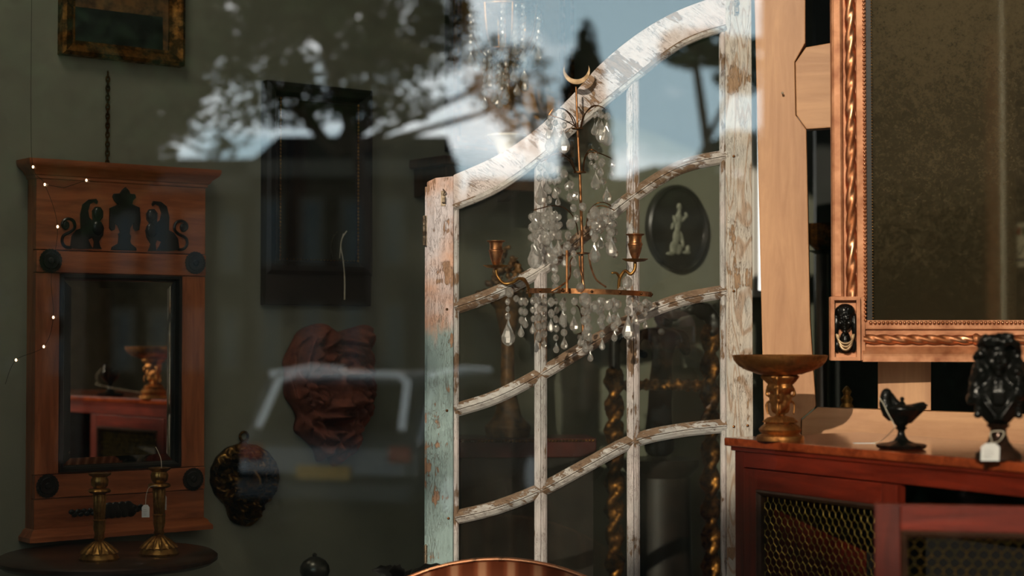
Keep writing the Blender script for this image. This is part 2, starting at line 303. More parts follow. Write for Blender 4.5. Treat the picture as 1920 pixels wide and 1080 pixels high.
# ---------------------------------------------------------------- mesh builder
class MB:
    def __init__(s): s.v = []; s.f = []
    def add(s, vs_, fs, M4=None):
        o = len(s.v)
        s.v += [tuple(M4 @ Vector(p)) if M4 is not None else tuple(p) for p in vs_]
        s.f += [tuple(i + o for i in f) for f in fs]; return s
    def box(s, x0, x1, y0, y1, z0, z1, M4=None):
        v = [(x, y, z) for x in (x0, x1) for y in (y0, y1) for z in (z0, z1)]
        return s.add(v, [(0, 1, 3, 2), (4, 6, 7, 5), (0, 4, 5, 1), (2, 3, 7, 6), (0, 2, 6, 4), (1, 5, 7, 3)], M4)
    def prism(s, poly, y0, y1, M4=None):                 # poly of (x, z), extruded along y
        if sum(a[0] * b[1] - b[0] * a[1] for a, b in zip(poly, poly[1:] + poly[:1])) < 0: poly = poly[::-1]
        k = len(poly); v = [(x, y0, z) for x, z in poly] + [(x, y1, z) for x, z in poly]
        fs = [tuple(range(k)), tuple(range(2 * k - 1, k - 1, -1))] + [(i, i + k, (i + 1) % k + k, (i + 1) % k) for i in range(k)]
        return s.add(v, fs, M4)
    def lathe(s, prof, seg=32, c=(0, 0, 0), sc_=(1, 1, 1), M4=None, flute=0, amp=0.0, tw=0.0):
        v = []; k = len(prof); fs = []
        for j, (r, z) in enumerate(prof):
            for i in range(seg):
                a = 2 * PI * i / seg
                rr = r * (1 + (amp * math.cos(flute * a + tw * z) if flute else 0))
                v.append((c[0] + rr * math.cos(a) * sc_[0], c[1] + rr * math.sin(a) * sc_[1], c[2] + z * sc_[2]))
        for j in range(k - 1):
            for i in range(seg):
                i2 = (i + 1) % seg; fs.append((j * seg + i, j * seg + i2, (j + 1) * seg + i2, (j + 1) * seg + i))
        fs.append(tuple(range(seg))[::-1]); fs.append(tuple((k - 1) * seg + i for i in range(seg)))
        return s.add(v, fs, M4)
    def ell(s, c, r, seg=14, rings=9, M4=None, rot=None):
        v = []; fs = []; R = rot.to_matrix() if rot is not None else None
        for j in range(rings + 1):
            t = PI * j / rings
            for i in range(seg):
                a = 2 * PI * i / seg; p = Vector((r[0] * math.sin(t) * math.cos(a), r[1] * math.sin(t) * math.sin(a), r[2] * math.cos(t)))
                if R is not None: p = R @ p
                v.append((c[0] + p.x, c[1] + p.y, c[2] + p.z))
        for j in range(rings):
            for i in range(seg):
                i2 = (i + 1) % seg; fs.append((j * seg + i, (j + 1) * seg + i, (j + 1) * seg + i2, j * seg + i2))
        return s.add(v, fs, M4)
    def tube(s, path, r, seg=8, closed=False, flat=1.0):
        path = [Vector(p) for p in path]; k = len(path); rs = r if isinstance(r, (list, tuple)) else [r] * k
        v = []; fs = []; up = None
        for i, p in enumerate(path):
            a = path[(i - 1) % k] if closed or i else p; b = path[(i + 1) % k] if closed or i < k - 1 else p
            t = (b - a).normalized() if (b - a).length > 1e-9 else Vector((0, 0, 1))
            if up is None: up = t.orthogonal().normalized()
            else:
                up = (up - t * up.dot(t)); up = up.normalized() if up.length > 1e-6 else t.orthogonal().normalized()
            w = t.cross(up)
            for j in range(seg):
                q = 2 * PI * j / seg; v.append(p + up * (rs[i] * math.cos(q)) + w * (rs[i] * flat * math.sin(q)))
        for i in range(k if closed else k - 1):
            i2 = (i + 1) % k
            for j in range(seg):
                j2 = (j + 1) % seg; fs.append((i * seg + j, i * seg + j2, i2 * seg + j2, i2 * seg + j))
        if not closed: fs.append(tuple(range(seg))[::-1]); fs.append(tuple((k - 1) * seg + j for j in range(seg)))
        return s.add(v, fs)
    def sweep(s, path, prof, closed=False):              # path of (x, z) in the working plane, prof a closed outline of (offset to the left, y)
        k = len(path); m = len(prof); v = []; fs = []
        P2 = [Vector(p) for p in path]
        for i, p in enumerate(P2):
            d0 = (p - P2[i - 1]).normalized() if closed or i else None
            d1 = (P2[(i + 1) % k] - p).normalized() if closed or i < k - 1 else None
            d0 = d0 or d1; d1 = d1 or d0
            n0 = Vector((-d0.y, d0.x)); n1 = Vector((-d1.y, d1.x)); nn = (n0 + n1)
            nn = nn / max(0.2, nn.dot(n0)) if nn.length > 1e-6 else n0
            for o, y in prof: v.append((p.x + nn.x * o, y, p.y + nn.y * o))
        for i in range(k if closed else k - 1):
            i2 = (i + 1) % k
            for j in range(m):
                j2 = (j + 1) % m; fs.append((i * m + j, i2 * m + j, i2 * m + j2, i * m + j2))
        if not closed: fs.append(tuple(range(m))); fs.append(tuple((k - 1) * m + j for j in range(m))[::-1])
        return s.add(v, fs)
    def grid(s, fn, nu, nv, wrap_u=False):
        v = [fn(i / (nu if wrap_u else nu - 1), j / (nv - 1)) for j in range(nv) for i in range(nu)]
        fs = []
        for j in range(nv - 1):
            for i in range(nu if wrap_u else nu - 1):
                i2 = (i + 1) % nu; fs.append((j * nu + i, j * nu + i2, (j + 1) * nu + i2, (j + 1) * nu + i))
        return s.add(v, fs)
    def build(s, name, mat, parent=None, smooth=None, bevel=None, remesh=None, label=None, sub=0, seg=2):
        me = bpy.data.meshes.new(name); me.from_pydata(s.v, [], s.f); me.update()
        bm = bmesh.new(); bm.from_mesh(me); bmesh.ops.recalc_face_normals(bm, faces=bm.faces); bm.to_mesh(me); bm.free()
        if smooth is not None:
            me.shade_smooth()
            if not remesh and not sub: me.set_sharp_from_angle(angle=math.radians(smooth))
        me.materials.append(M[mat] if isinstance(mat, str) else mat)
        o = bpy.data.objects.new(name, me); COL.objects.link(o)
        if parent is not None: o.parent = parent
        if bevel: b = o.modifiers.new('bevel', 'BEVEL'); b.width = bevel; b.segments = seg; b.limit_method = 'ANGLE'; b.angle_limit = math.radians(35)
        if remesh: r = o.modifiers.new('remesh', 'REMESH'); r.mode = 'VOXEL'; r.voxel_size = remesh; r.use_smooth_shade = True
        if remesh: q = o.modifiers.new('smooth', 'SMOOTH'); q.iterations = 2; q.factor = 0.5
        if sub: q = o.modifiers.new('sub', 'SUBSURF'); q.levels = sub; q.render_levels = sub
        if label: o['label'] = label
        return o
def tag(o, label, cat, group=None):
    o['label'] = label; o['category'] = cat
    if group: o['group'] = group
    return o
def thing(name, label, cat, loc=(0, 0, 0), yaw=0.0, group=None):
    o = bpy.data.objects.new(name, None); COL.objects.link(o); o.location = loc; o.rotation_euler = (0, 0, yaw); o.empty_display_size = 0.1
    return tag(o, label, cat, group)
def struct(o): o['kind'] = 'structure'; return o
def copy_tree(o, parent=None):
    c = o.copy(); COL.objects.link(c); c.parent = parent
    for ch in [q for q in bpy.data.objects if q.parent == o]: copy_tree(ch, c)
    return c
def rect(x0, x1, z0, z1): return [(x0, z0), (x1, z0), (x1, z1), (x0, z1)]
def cr(pts, n=8):                                        # smooth curve through points
    pts = [Vector(p) for p in pts]; out = []
    for i in range(len(pts) - 1):
        p0 = pts[max(i - 1, 0)]; p1 = pts[i]; p2 = pts[i + 1]; p3 = pts[min(i + 2, len(pts) - 1)]
        for j in range(n):
            t = j / n
            out.append(0.5 * ((2 * p1) + (p2 - p0) * t + (2 * p0 - 5 * p1 + 4 * p2 - p3) * t * t + (3 * p1 - p0 - 3 * p2 + p3) * t ** 3))
    out.append(pts[-1]); return out
def relief(outline, hfun, n=72, m=30, back=0.0):
    """A carved relief: a dome over an outline (list of (x, z)), height towards the viewer (-y)."""
    cx = sum(p[0] for p in outline) / len(outline); cz = sum(p[1] for p in outline) / len(outline)
    pts = [Vector(p) for p in outline]; per = [0]
    for a, b in zip(pts, pts[1:] + pts[:1]): per.append(per[-1] + (b - a).length)
    def edge(t):
        d = t * per[-1]
        for i in range(len(pts)):
            if d <= per[i + 1]:
                q = (d - per[i]) / max(1e-9, per[i + 1] - per[i]); return pts[i].lerp(pts[(i + 1) % len(pts)], q)
        return pts[0]
    E = [edge(i / n) for i in range(n)]; mb = MB(); v = []; fs = []
    for j in range(m + 1):
        r = j / m
        for i in range(n):
            x = cx + (E[i].x - cx) * r; z = cz + (E[i].y - cz) * r
            v.append((x, -hfun(x, z, r), z))
    for i in range(n): v.append((E[i].x, back, E[i].y))
    for j in range(m + 1):
        for i in range(n):
            i2 = (i + 1) % n; fs.append((j * n + i, (j + 1) * n + i, (j + 1) * n + i2, j * n + i2))
    fs.append(tuple((m + 1) * n + i for i in range(n)))
    return mb.add(v, fs)
def g2(x, z, cx, cz, sx, sz): return math.exp(-((x - cx) / sx) ** 2 - ((z - cz) / sz) ** 2)

# ================================================================ THE SETTING
WALL = Plane((0, 4.77, 0), 38)                            # the angled grey-green wall
WX = math.cos(WALL.yaw); WY = math.sin(WALL.yaw)
FLOOR = 0.25
def wall_local(name): 
    e = None
    return e
def at_plane(mb, plane):                                  # bring a builder from plane coordinates to the world
    R = Matrix.Translation(plane.P) @ Matrix.Rotation(plane.yaw, 4, 'Z')
    mb.v = [tuple(R @ Vector(p)) for p in mb.v]; return mb
struct(at_plane(MB().box(-3.9, 3.6, 0, 0.12, FLOOR - 0.2, 3.4), WALL).build('wall_back', 'wall'))
WINP = Plane(WIN_P, -5)                                    # the shopfront: local x to the right, y into the shop
struct(MB().box(-3.4, 2.9, 2.0, 7.6, FLOOR - 0.1, FLOOR).build('floor', 'floor'))
struct(MB().box(-3.4, 2.9, 2.0, 7.6, 3.3, 3.4).build('ceiling', 'ceiling'))
struct(MB().box(2.7, 2.82, 2.0, 7.6, FLOOR - 0.1, 3.3).build('wall_right', 'wall'))
struct(MB().box(-3.4, -3.28, 2.1, 3.0, FLOOR - 0.1, 3.3).build('wall_left', 'wall'))
struct(at_plane(MB().box(-3.3, 1.16, -0.05, 0.05, -0.2, 0.55), WINP).build('wall_front', 'shopfront'))
struct(at_plane(MB().box(-3.3, 2.8, -0.12, 0.10, 3.15, 5.2), WINP).build('wall_front_upper', 'shopfront'))
struct(at_plane(MB().box(-3.3, 1.16, -0.09, 0.09, 0.55, 0.60), WINP).build('trim_1', 'shopfront', bevel=0.008))
def zwall(px, py): return hit(px, py, WALL.P, WALL.y).z
# gilt mirror plane is needed to find where its reflection meets the shopfront
GIL = Plane(at(1560, 620, 3.60), -6)
def gil_reflect(px, py):
    d = ray(px, py).normalized(); p = hit(px, py, GIL.P, GIL.y); r = d - GIL.y * (2 * d.dot(GIL.y))
    t = (WIN_P - p).dot(WIN_N) / r.dot(WIN_N); q = p + r * t - WIN_P
    return (q.dot(WINP.x), q.z)
mx0 = gil_reflect(1889, 300)[0]; 
w1 = at_plane(MB().box(-3.3, mx0 - 0.012, -0.003, 0.003, 0.60, 3.15), WINP).build('window_1', 'window_glass'); struct(w1)
struct(at_plane(MB().box(mx0 - 0.012, mx0 + 0.016, -0.05, 0.05, FLOOR - 0.2, 3.15), WINP).build('trim_2', 'pale_paint', bevel=0.004))
struct(at_plane(MB().box(mx0 + 0.016, mx0 + 0.9, -0.003, 0.003, 0.3, 3.15), WINP).build('window_2', 'window_glass'))
struct(at_plane(MB().box(mx0 + 0.9, 2.75, -0.05, 0.05, FLOOR - 0.2, 3.15), WINP).build('trim_3', 'pale_paint'))
# payment sticker on the inside of the entrance glass, seen in the gilt mirror
sx0, sz1 = gil_reflect(1899, 418); sx1, sz0 = gil_reflect(1935, 500)
st = thing('payment_sticker', 'white payment sticker with red and green print on the entrance glass', 'sticker', WINP.P + WINP.x * sx0 + Vector((0, 0, sz0)), WINP.yaw)
sw, sh = abs(sx1 - sx0), sz1 - sz0
MB().box(0, sw, 0.0035, 0.0045, 0, sh).build('sticker_film', 'sticker_white', st)
MB().box(sw * .12, sw * .45, 0.0045, 0.0052, sh * .72, sh * .9).build('red_panel', 'sticker_red', st)
MB().box(sw * .50, sw * .85, 0.0045, 0.0052, sh * .72, sh * .9).build('green_panel', 'sticker_green', st)
MB().tube([(sw * .25, 0.0048, sh * .36), (sw * .36, 0.0048, sh * .26), (sw * .6, 0.0048, sh * .5)], sw * .035, 6).build('tick_mark', 'sticker_blue', st)
MB().box(sw * .15, sw * .7, 0.0045, 0.0052, sh * .12, sh * .19).build('printed_line', 'sticker_blue', st)

# ---- the street outside
struct(MB().box(-45, 45, -6.5, 2.15, -0.2, 0.0).build('pavement', 'pavement'))
struct(MB().box(-60, 60, -70, -6.5, -0.4, -0.2).build('road', 'road'))

# ================================================================ DOOR PANEL
DY = 3.85
DP = Plane((0, DY, 0), 0)
def D(px, py, dy=-0.016): return DP(px, py, dy)
door = thing('arched_glazed_door_panel', 'tall glazed door panel with sweeping arched top and flaking white paint', 'door panel', (0, DY, FLOOR))
def DL(px, py): x, z = D(px, py); return (x, z - FLOOR)
WHT, PNK, BLU = S(232, 222, 214), S(226, 190, 168), S(170, 192, 190)
BARE = (S(142, 114, 90), S(178, 146, 118))
M['peel_rail'] = peeling('flaking white paint on the arched rail', (S(230, 222, 222), S(222, 206, 202)), BARE, 'd', 0.435, 3.1, crackamt=.85)
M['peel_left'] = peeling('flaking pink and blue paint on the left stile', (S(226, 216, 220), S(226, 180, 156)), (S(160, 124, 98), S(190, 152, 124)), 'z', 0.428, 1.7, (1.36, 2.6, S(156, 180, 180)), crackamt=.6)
M['peel_right'] = peeling('grained whitewash on the right stile', (S(206, 196, 184), S(196, 194, 188)), (S(146, 118, 92), S(178, 148, 118)), 'z', 0.415, 5.2, wash=S(160, 124, 90), crackamt=.5)
M['peel_bar'] = peeling('worn paint on the glazing bars', (S(206, 200, 194), S(188, 188, 186)), (S(104, 82, 64), S(150, 124, 100)), 'd', 0.46, 8.3, fine=1.4, upwear=.11, crackamt=.9, slant=-24)
M['peel_bar_z'] = peeling('worn paint on the upright bars', (S(212, 202, 200), S(192, 190, 188)), (S(112, 88, 68), S(156, 128, 102)), 'z', 0.45, 9.4, fine=1.4, crackamt=.85)
def par(px_pts): return [DL(*p) for p in px_pts]
bot = 0.0
x_ls0, _ = DL(800, 700); x_ls1, _ = DL(850, 700); x_rs0, _ = DL(1362, 700); x_rs1, _ = DL(1412, 700)
zls = DL(800, 341)[1]; zls2 = DL(848, 330)[1]; zrs = DL(1380, -60)[1]
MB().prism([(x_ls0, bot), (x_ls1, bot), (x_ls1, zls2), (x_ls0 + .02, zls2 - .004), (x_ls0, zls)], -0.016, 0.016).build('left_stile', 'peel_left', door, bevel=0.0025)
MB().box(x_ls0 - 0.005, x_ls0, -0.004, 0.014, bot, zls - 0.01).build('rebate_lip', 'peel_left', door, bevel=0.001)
MB().prism([(x_rs0, bot), (x_rs1, bot), (x_rs1, zrs), (x_rs0, zrs - .01)], -0.016, 0.016).build('right_stile', 'peel_right', door, bevel=0.0025)
up = cr([(850, 328), (930, 292), (1000, 246), (1065, 186), (1130, 116), (1200, 60), (1270, 20), (1362, -14)], 7)
lo = cr([(850, 384), (930, 350), (1005, 298), (1090, 224), (1180, 150), (1260, 88), (1310, 62), (1362, 46)], 7)
upw = par(up); low = par(lo)
# arched rail: front face split along the sweep
k = len(upw); mb = MB(); v = []; fs = []
for i in range(k): v += [(upw[i][0], -0.016, upw[i][1]), (low[i][0], -0.016, low[i][1]), (low[i][0], 0.016, low[i][1]), (upw[i][0], 0.016, upw[i][1])]
for i in range(k - 1):
    for j in range(4): fs.append((i * 4 + j, i * 4 + (j + 1) % 4, i * 4 + 4 + (j + 1) % 4, i * 4 + 4 + j))
fs += [(0, 1, 2, 3), tuple(4 * (k - 1) + j for j in (3, 2, 1, 0))]
mb.add(v, fs).build('arched_top_rail', 'peel_rail', door, bevel=0.0025)
bead = [(-0.0075, -0.012), (-0.0075, 0.010), (0.0075, 0.010), (0.0075, -0.012), (0.004, -0.0155), (-0.002, -0.0165)]
MB().sweep([(x, z - 0.006) for x, z in low], [(o, y - 0.003) for o, y in bead]).build('rail_bead', 'peel_bar', door)
rows = [cr([(852, 577), (930, 549), (1014, 505), (1100, 437), (1188, 367), (1275, 313), (1364, 292)], 7),
        cr([(852, 770), (930, 745), (1014, 702), (1100, 650), (1188, 598), (1275, 563), (1364, 546)], 7),
        cr([(852, 972), (930, 953), (1014, 920), (1100, 874), (1188, 828), (1275, 808), (1364, 799)], 7),
        cr([(852, 1185), (930, 1172), (1014, 1156), (1100, 1136), (1188, 1118), (1275, 1108), (1364, 1104)], 7)]
W = 0.0155
barprof = [(-W, 0.012), (-W, -0.006), (-W * .72, -0.0125), (-W * .2, -0.0165), (-W * .05, -0.0165), (0, -0.011), (W * .05, -0.0165), (W * .2, -0.0165), (W * .72, -0.0125), (W, -0.006), (W, 0.012)]
rowsw = [par(r) for r in rows]
for r in rowsw: MB().sweep(r, barprof).build('curved_glazing_bar', 'peel_bar', door)
zb = rowsw[3][0][1] - 0.22
for px in (1014, 1188):
    zt = DL(px, {1014: 300, 1188: 152}[px])[1] + 0.02; x0 = DL(px, 600)[0]
    MB().sweep([(x0, zb), (x0, zt)], [(o * .92, y + .0006) for o, y in barprof]).build('upright_glazing_bar', 'peel_bar_z', door)
for px in (855, 1357):
    x0 = DL(px, 600)[0]; zt = DL(px, {855: 380, 1357: 50}[px])[1]
    MB().sweep([(x0, zb), (x0, zt)], [(o * 1, y) for o, y in [(-0.006, 0.010), (-0.006, -0.011), (-0.002, -0.0145), (0.003, -0.0135), (0.006, -0.010), (0.006, 0.010)]]).build('stile_bead', 'peel_bar_z', door)
MB().box(x_ls1, x_rs0, -0.016, 0.016, zb - 0.12, zb + 0.005).build('lower_rail', 'peel_rail', door, bevel=0.002)
MB().box(x_ls1, x_rs0, -0.006, 0.006, 0.1, zb - 0.12).build('lower_panel', 'peel_right', door)
MB().box(x_ls1, x_rs0, -0.016, 0.016, 0, 0.1).build('bottom_rail', 'peel_rail', door, bevel=0.002)
# panes
cols_ = [(851, 1014), (1014, 1188), (1188, 1362)]
levels = [low] + rowsw
def on_curve(c, x):
    for a, b in zip(c, c[1:]):
        if a[0] <= x <= b[0]: return a[1] + (b[1] - a[1]) * (x - a[0]) / max(1e-9, b[0] - a[0])
    return c[0][1] if x < c[0][0] else c[-1][1]
for c0, c1 in cols_:
    xa, xb = DL(c0, 600)[0] + 0.002, DL(c1, 600)[0] - 0.002
    xs = [xa + (xb - xa) * i / 10 for i in range(11)]
    for li in range(5):
        top_ = [(x, on_curve(levels[li], x) - 0.001) for x in xs]
        bot_ = [(x, on_curve(levels[li + 1], x) + 0.001) for x in xs] if li < 4 else [(x, zb) for x in xs]
        MB().prism(bot_ + top_[::-1], -0.0005, 0.0025).build('pane', 'door_glass', door)
# hardware
def hinge(px, py, h):
    x, z = DL(px, py); e = MB()
    e.box(x - 0.004, x + 0.006, -0.012, 0.012, z - h, z + h)
    for q in (-.66, 0, .66): e.lathe([(0.0042, z + q * h - h * .3), (0.0042, z + q * h + h * .3)], 10, (x - 0.002, -0.014, 0))
    e.build('hinge', 'iron', door, 40)
hinge(797, 432, 0.034); hinge(800, 1047, 0.03)
for px, py in ((831, 372), (1380, 15)):
    x, z = DL(px, py); e = MB()
    e.box(x - 0.005, x + 0.005, -0.0185, -0.016, z - 0.017, z + 0.017); e.box(x - 0.003, x + 0.004, -0.026, -0.018, z - 0.010, z + 0.004)
    e.tube([(x, -0.024, z + 0.006), (x + .004, -0.028, z + 0.014), (x, -0.022, z + 0.020)], 0.0016, 6); e.build('hook_catch', 'iron', door, 40)
for px, py in ((838, 580), (838, 770), (841, 972), (1376, 293), (1376, 546), (1376, 800), (1402, 798)):
    x, z = DL(px, py); MB().lathe([(0.0034, -0.0005), (0.003, 0.0015), (0.001, 0.002)], 8, (0, 0, 0), M4=Matrix.Translation((x, -0.016, z)) @ Matrix.Rotation(PI / 2, 4, 'X')).build('peg', 'wire', door)

# ================================================================ CRYSTAL WALL SCONCE hung on the door
SY = 3.785
def Q(px, py, Y=SY): p = at(px, py, Y); return Vector((p.x, p.y - SY, p.z - SB))
SB = at(1092, 660, SY).z
sx = at(1088, 660, SY).x
scn = thing('crystal_sconce', 'brass crescent-topped sconce hung with strands of cut crystals on the door panel', 'sconce', (0, SY, SB))
stem = [Q(1080, 163), Q(1083, 240), Q(1087, 322), Q(1091, 440), Q(1093, 560), Q(1093, 632)]
MB().tube(stem, [0.0022, 0.0026, 0.0030, 0.0034, 0.0034, 0.003], 10).build('stem', 'copper_brass', scn, 50)
# crescent
c0 = Q(1081, 133); mo = []
R1, R2, off = 0.030, 0.028, 0.0085
for i in range(33):
    a = math.radians(172 + 196 * i / 32); mo.append((c0.x + R1 * math.cos(a), c0.z + R1 * math.sin(a)))
for i in range(33):
    a = math.radians(368 - 196 * i / 32); mo.append((c0.x + R2 * .96 * math.cos(a), c0.z + off + R2 * math.sin(a) * .98))
MB().prism(mo, -0.003, 0.003).build('crescent_finial', 'pale_brass', scn, 40, bevel=0.0012)
for px, py, r in ((1083, 241, 0.0135), (1087, 323, 0.0145), (1092, 475, 0.018)):
    c = Q(px, py); MB().lathe([(0.002, -0.002), (r, -0.0015), (r, 0.001), (0.004, 0.003)], 24, c).build('tier_disc', 'wire', scn, 40)
hk = Q(1086, 206)
MB().tube([Q(1084, 200), Q(1088, 206, SY + 0.02), Q(1089, 210, DY - 0.0185), Q(1089, 205, DY - 0.0182)], 0.0018, 6).build('hanging_hook', 'iron', scn)
def wire(pts, r=0.0013, name='wire_arm', mat='wire'):
    return MB().tube(cr([Q(*p) for p in pts], 7), r, 6).build(name, mat, scn, 60)
A_ = SY - 0.05; B_ = SY - 0.085; C_ = SY + 0.02
for pts in ([(1080, 240, SY - .01), (1076, 222, SY - .03), (1060, 206, A_), (1040, 203, A_), (1029, 216, A_)],
            [(1078, 238, SY), (1070, 218, SY - .01), (1056, 204, SY - .015), (1044, 204, SY - .02)],
            [(1082, 240, SY - .01), (1060, 226, B_), (1030, 215, B_)],
            [(1088, 240, SY), (1094, 218, SY - .02), (1110, 199, A_), (1122, 199, A_)],
            [(1090, 238, SY - .01), (1098, 212, SY - .03), (1118, 198, B_), (1138, 206, B_)],
            [(1079, 322, SY - .01), (1072, 302, SY - .03), (1052, 287, A_), (1034, 292, A_), (1022, 302, A_)],
            [(1078, 321, SY), (1066, 300, SY - .03), (1042, 290, B_), (1014, 304, B_)],
            [(1094, 321, SY), (1096, 296, SY - .02), (1106, 281, A_), (1118, 284, A_), (1120, 292, A_)],
            [(1093, 320, SY - .01), (1100, 290, C_), (1122, 287, C_), (1150, 299, C_)],
            [(1084, 440, SY - .02), (1078, 412, SY - .04), (1060, 391, A_), (1036, 386, A_), (1012, 391, A_), (1000, 394, A_)],
            [(1098, 430, SY - .02), (1104, 398, SY - .03), (1118, 382, A_), (1134, 380, A_), (1146, 386, A_)],
            [(1100, 420, SY), (1112, 392, SY - .01), (1130, 386, SY - .01), (1152, 394, SY - .01)]): wire(pts)
# scrolled stays from the disc down to the hoop
wire([(1082, 475, SY - .01), (1070, 490, SY - .03), (1068, 520, SY - .09), (1052, 536, SY - .12), (1034, 546, SY - .125)], 0.0022, 'scroll_stay', 'copper_brass')
wire([(1104, 476, SY - .01), (1108, 500, SY - .03), (1118, 524, SY - .07), (1136, 538, SY - .1)], 0.0022, 'scroll_stay', 'copper_brass')
wire([(1086, 478, SY), (1088, 505, SY - .01), (1094, 530, SY - .02), (1096, 545, SY - .02)], 0.0018, 'scroll_stay', 'copper_brass')
MB().tube([Q(1063, 470, SY - .1), Q(1063, 510, SY - .12), Q(1063, 548, SY - .135)], 0.0028, 6).build('front_strap', 'copper_brass', scn, 40)
wire([(1092, 600, SY), (1086, 578, SY - .03), (1080, 572, SY - .05)], 0.0014); wire([(1094, 602, SY), (1104, 582, SY - .03), (1120, 578, SY - .05)], 0.0014)
MB().lathe([(0.002, -0.004), (0.009, -0.002), (0.013, 0.002), (0.003, 0.006)], 20, Q(1092, 628)).build('lower_dish', 'wire', scn, 40)
# half hoop
hc = Q(1105, 549); RH = 0.140; v = []; fs = []; nH = 40
for i in range(nH + 1):
    a = PI + PI * i / nH
    for r, dz in ((RH, -.0055), (RH, .0055), (RH - .0025, .0055), (RH - .0025, -.0055)):
        v.append((hc.x + r * math.cos(a), hc.y + 0.02 + r * math.sin(a), hc.z + dz - 0.004 * math.cos(a)))
for i in range(nH):
    for j in range(4): fs.append((i * 4 + j, i * 4 + (j + 1) % 4, i * 4 + 4 + (j + 1) % 4, i * 4 + 4 + j))
fs += [(0, 1, 2, 3), tuple(4 * nH + j for j in (3, 2, 1, 0))]
MB().add(v, fs).build('half_hoop', 'copper_brass', scn, 40)
for i in range(7):
    a = PI + PI * (i + .5) / 7; MB().ell((hc.x + (RH + .001) * math.cos(a), hc.y + .02 + (RH + .001) * math.sin(a), hc.z - .004 * math.cos(a)), (.0032,) * 3, 8, 6).build('hoop_stud', 'wire', scn, 60)
def socket(px, py, Y, arm):
    c = Q(px, py, Y)
    a = MB().tube(cr([Q(*p) for p in arm], 8), 0.0036, 8).build('candle_arm', 'brass', scn, 60)
    MB().tube(cr([Q(arm[-2][0], arm[-2][1], arm[-2][2]), Q(arm[-2][0] - 6, arm[-2][1] - 10, arm[-2][2] - .008), Q(arm[-2][0] - 16, arm[-2][1] - 10, arm[-2][2] - .01)], 6), [0.003] * 6 + [.0025] * 6 + [.001], 6).build('leaf_scroll', 'brass', a, 60)
    MB().lathe([(0.003, -.003), (0.020, -.001), (0.0282, .0035), (0.0285, .0042), (0.019, .0012), (0.004, .001)], 32, c).build('drip_pan', 'brass', a, 50)
    MB().lathe([(0.005, .001), (0.007, .005), (0.012, .018), (0.0148, .030), (0.0152, .033), (0.0164, .034), (0.0164, .037), (0.0140, .039), (0.0135, .048), (0.0150, .054), (0.0205, .0565), (0.0207, .058), (0.0125, .0575), (0.011, .040)], 28, c).build('candle_socket', 'copper_brass', a, 40)
socket(930, 501, SY - .055, [(930, 500, SY - .055), (932, 516, SY - .055), (944, 531, SY - .06), (960, 530, SY - .06), (974, 522, SY - .05), (988, 532, SY - .03), (994, 556, SY - .01)])
socket(1191, 489, SY - .10, [(1191, 489, SY - .10), (1190, 505, SY - .10), (1182, 514, SY - .10), (1172, 508, SY - .09), (1162, 522, SY - .085), (1160, 543, SY - .08)])

# crystals
def gem_bead(mb, c, r, yaw, tilt=0.0, squash=0.55):           # round cut lustre facing roughly towards the street
    k = 8; Mx = Matrix.Translation(c) @ Matrix.Rotation(yaw, 4, 'Z') @ Matrix.Rotation(tilt, 4, 'Y')
    v = []; 
    for y, q in ((-.62, .34), (-.30, .80), (0, 1.0), (.30, .80), (.62, .34)):
        for i in range(k): a = 2 * PI * (i + .5) / k; v.append((r * q * math.cos(a), r * y * squash * 1.6, r * 1.12 * q * math.sin(a)))
    fs = [tuple(range(k)), tuple(4 * k + i for i in range(k))[::-1]]
    for j in range(4):
        for i in range(k): i2 = (i + 1) % k; fs.append((j * k + i, j * k + i2, (j + 1) * k + i2, (j + 1) * k + i))
    mb.add(v, fs, Mx)
def gem_drop(mb, top, h, w, yaw):                              # pear-shaped cut pendant
    k = 8; Mx = Matrix.Translation(top) @ Matrix.Rotation(yaw, 4, 'Z')
    v = []; prof = ((0.0, .08), (.18, .30), (.42, .66), (.66, 1.0), (.84, .86), (.95, .5), (1.0, .12))
    for z, q in prof:
        for i in range(k): a = 2 * PI * (i + .5 * (z > .3)) / k; v.append((w * q * math.cos(a), w * .52 * q * math.sin(a), -h * z))
    fs = [tuple(range(k)), tuple((len(prof) - 1) * k + i for i in range(k))[::-1]]
    for j in range(len(prof) - 1):
        for i in range(k): i2 = (i + 1) % k; fs.append((j * k + i, j * k + i2, (j + 1) * k + i2, (j + 1) * k + i))
    mb.add(v, fs, Mx)
PX = SY / F
def strand(x0, y0, y1, drop, Y, bead=6.5, lean=0.0):
    """A strand from (x0, y0) to y1 in photograph pixels; drop = length of its pendant in pixels (0 for none)."""
    mb = MB(); y = y0 + bead; x = x0
    L_ = max(1, y1 - drop - y0)
    nb = max(1, int(L_ / (bead * 2.25)))
    for i in range(nb):
        yy = y0 + (i + .5) * L_ / nb; xx = x0 + lean * (yy - y0)
        gem_bead(mb, Q(xx + rnd.uniform(-1.2, 1.2), yy, Y), bead * PX * rnd.uniform(.82, 1.12), rnd.uniform(-.7, .7), rnd.uniform(-.2, .2))
    mb.tube([Q(x0, y0 - 2, Y), Q(x0 + lean * (y1 - drop - y0), y1 - drop + 2, Y)], 0.00045, 4)
    o = mb.build('crystal_strand', 'crystal', scn)
    if drop:
        d = MB(); gem_drop(d, Q(x0 + lean * (y1 - y0), y1 - drop, Y), drop * PX, drop * PX * (.31 if drop < 40 else .29), rnd.uniform(-.5, .5))
        d.build('crystal_drop', 'crystal', o)
    return o
H0 = SY - .06
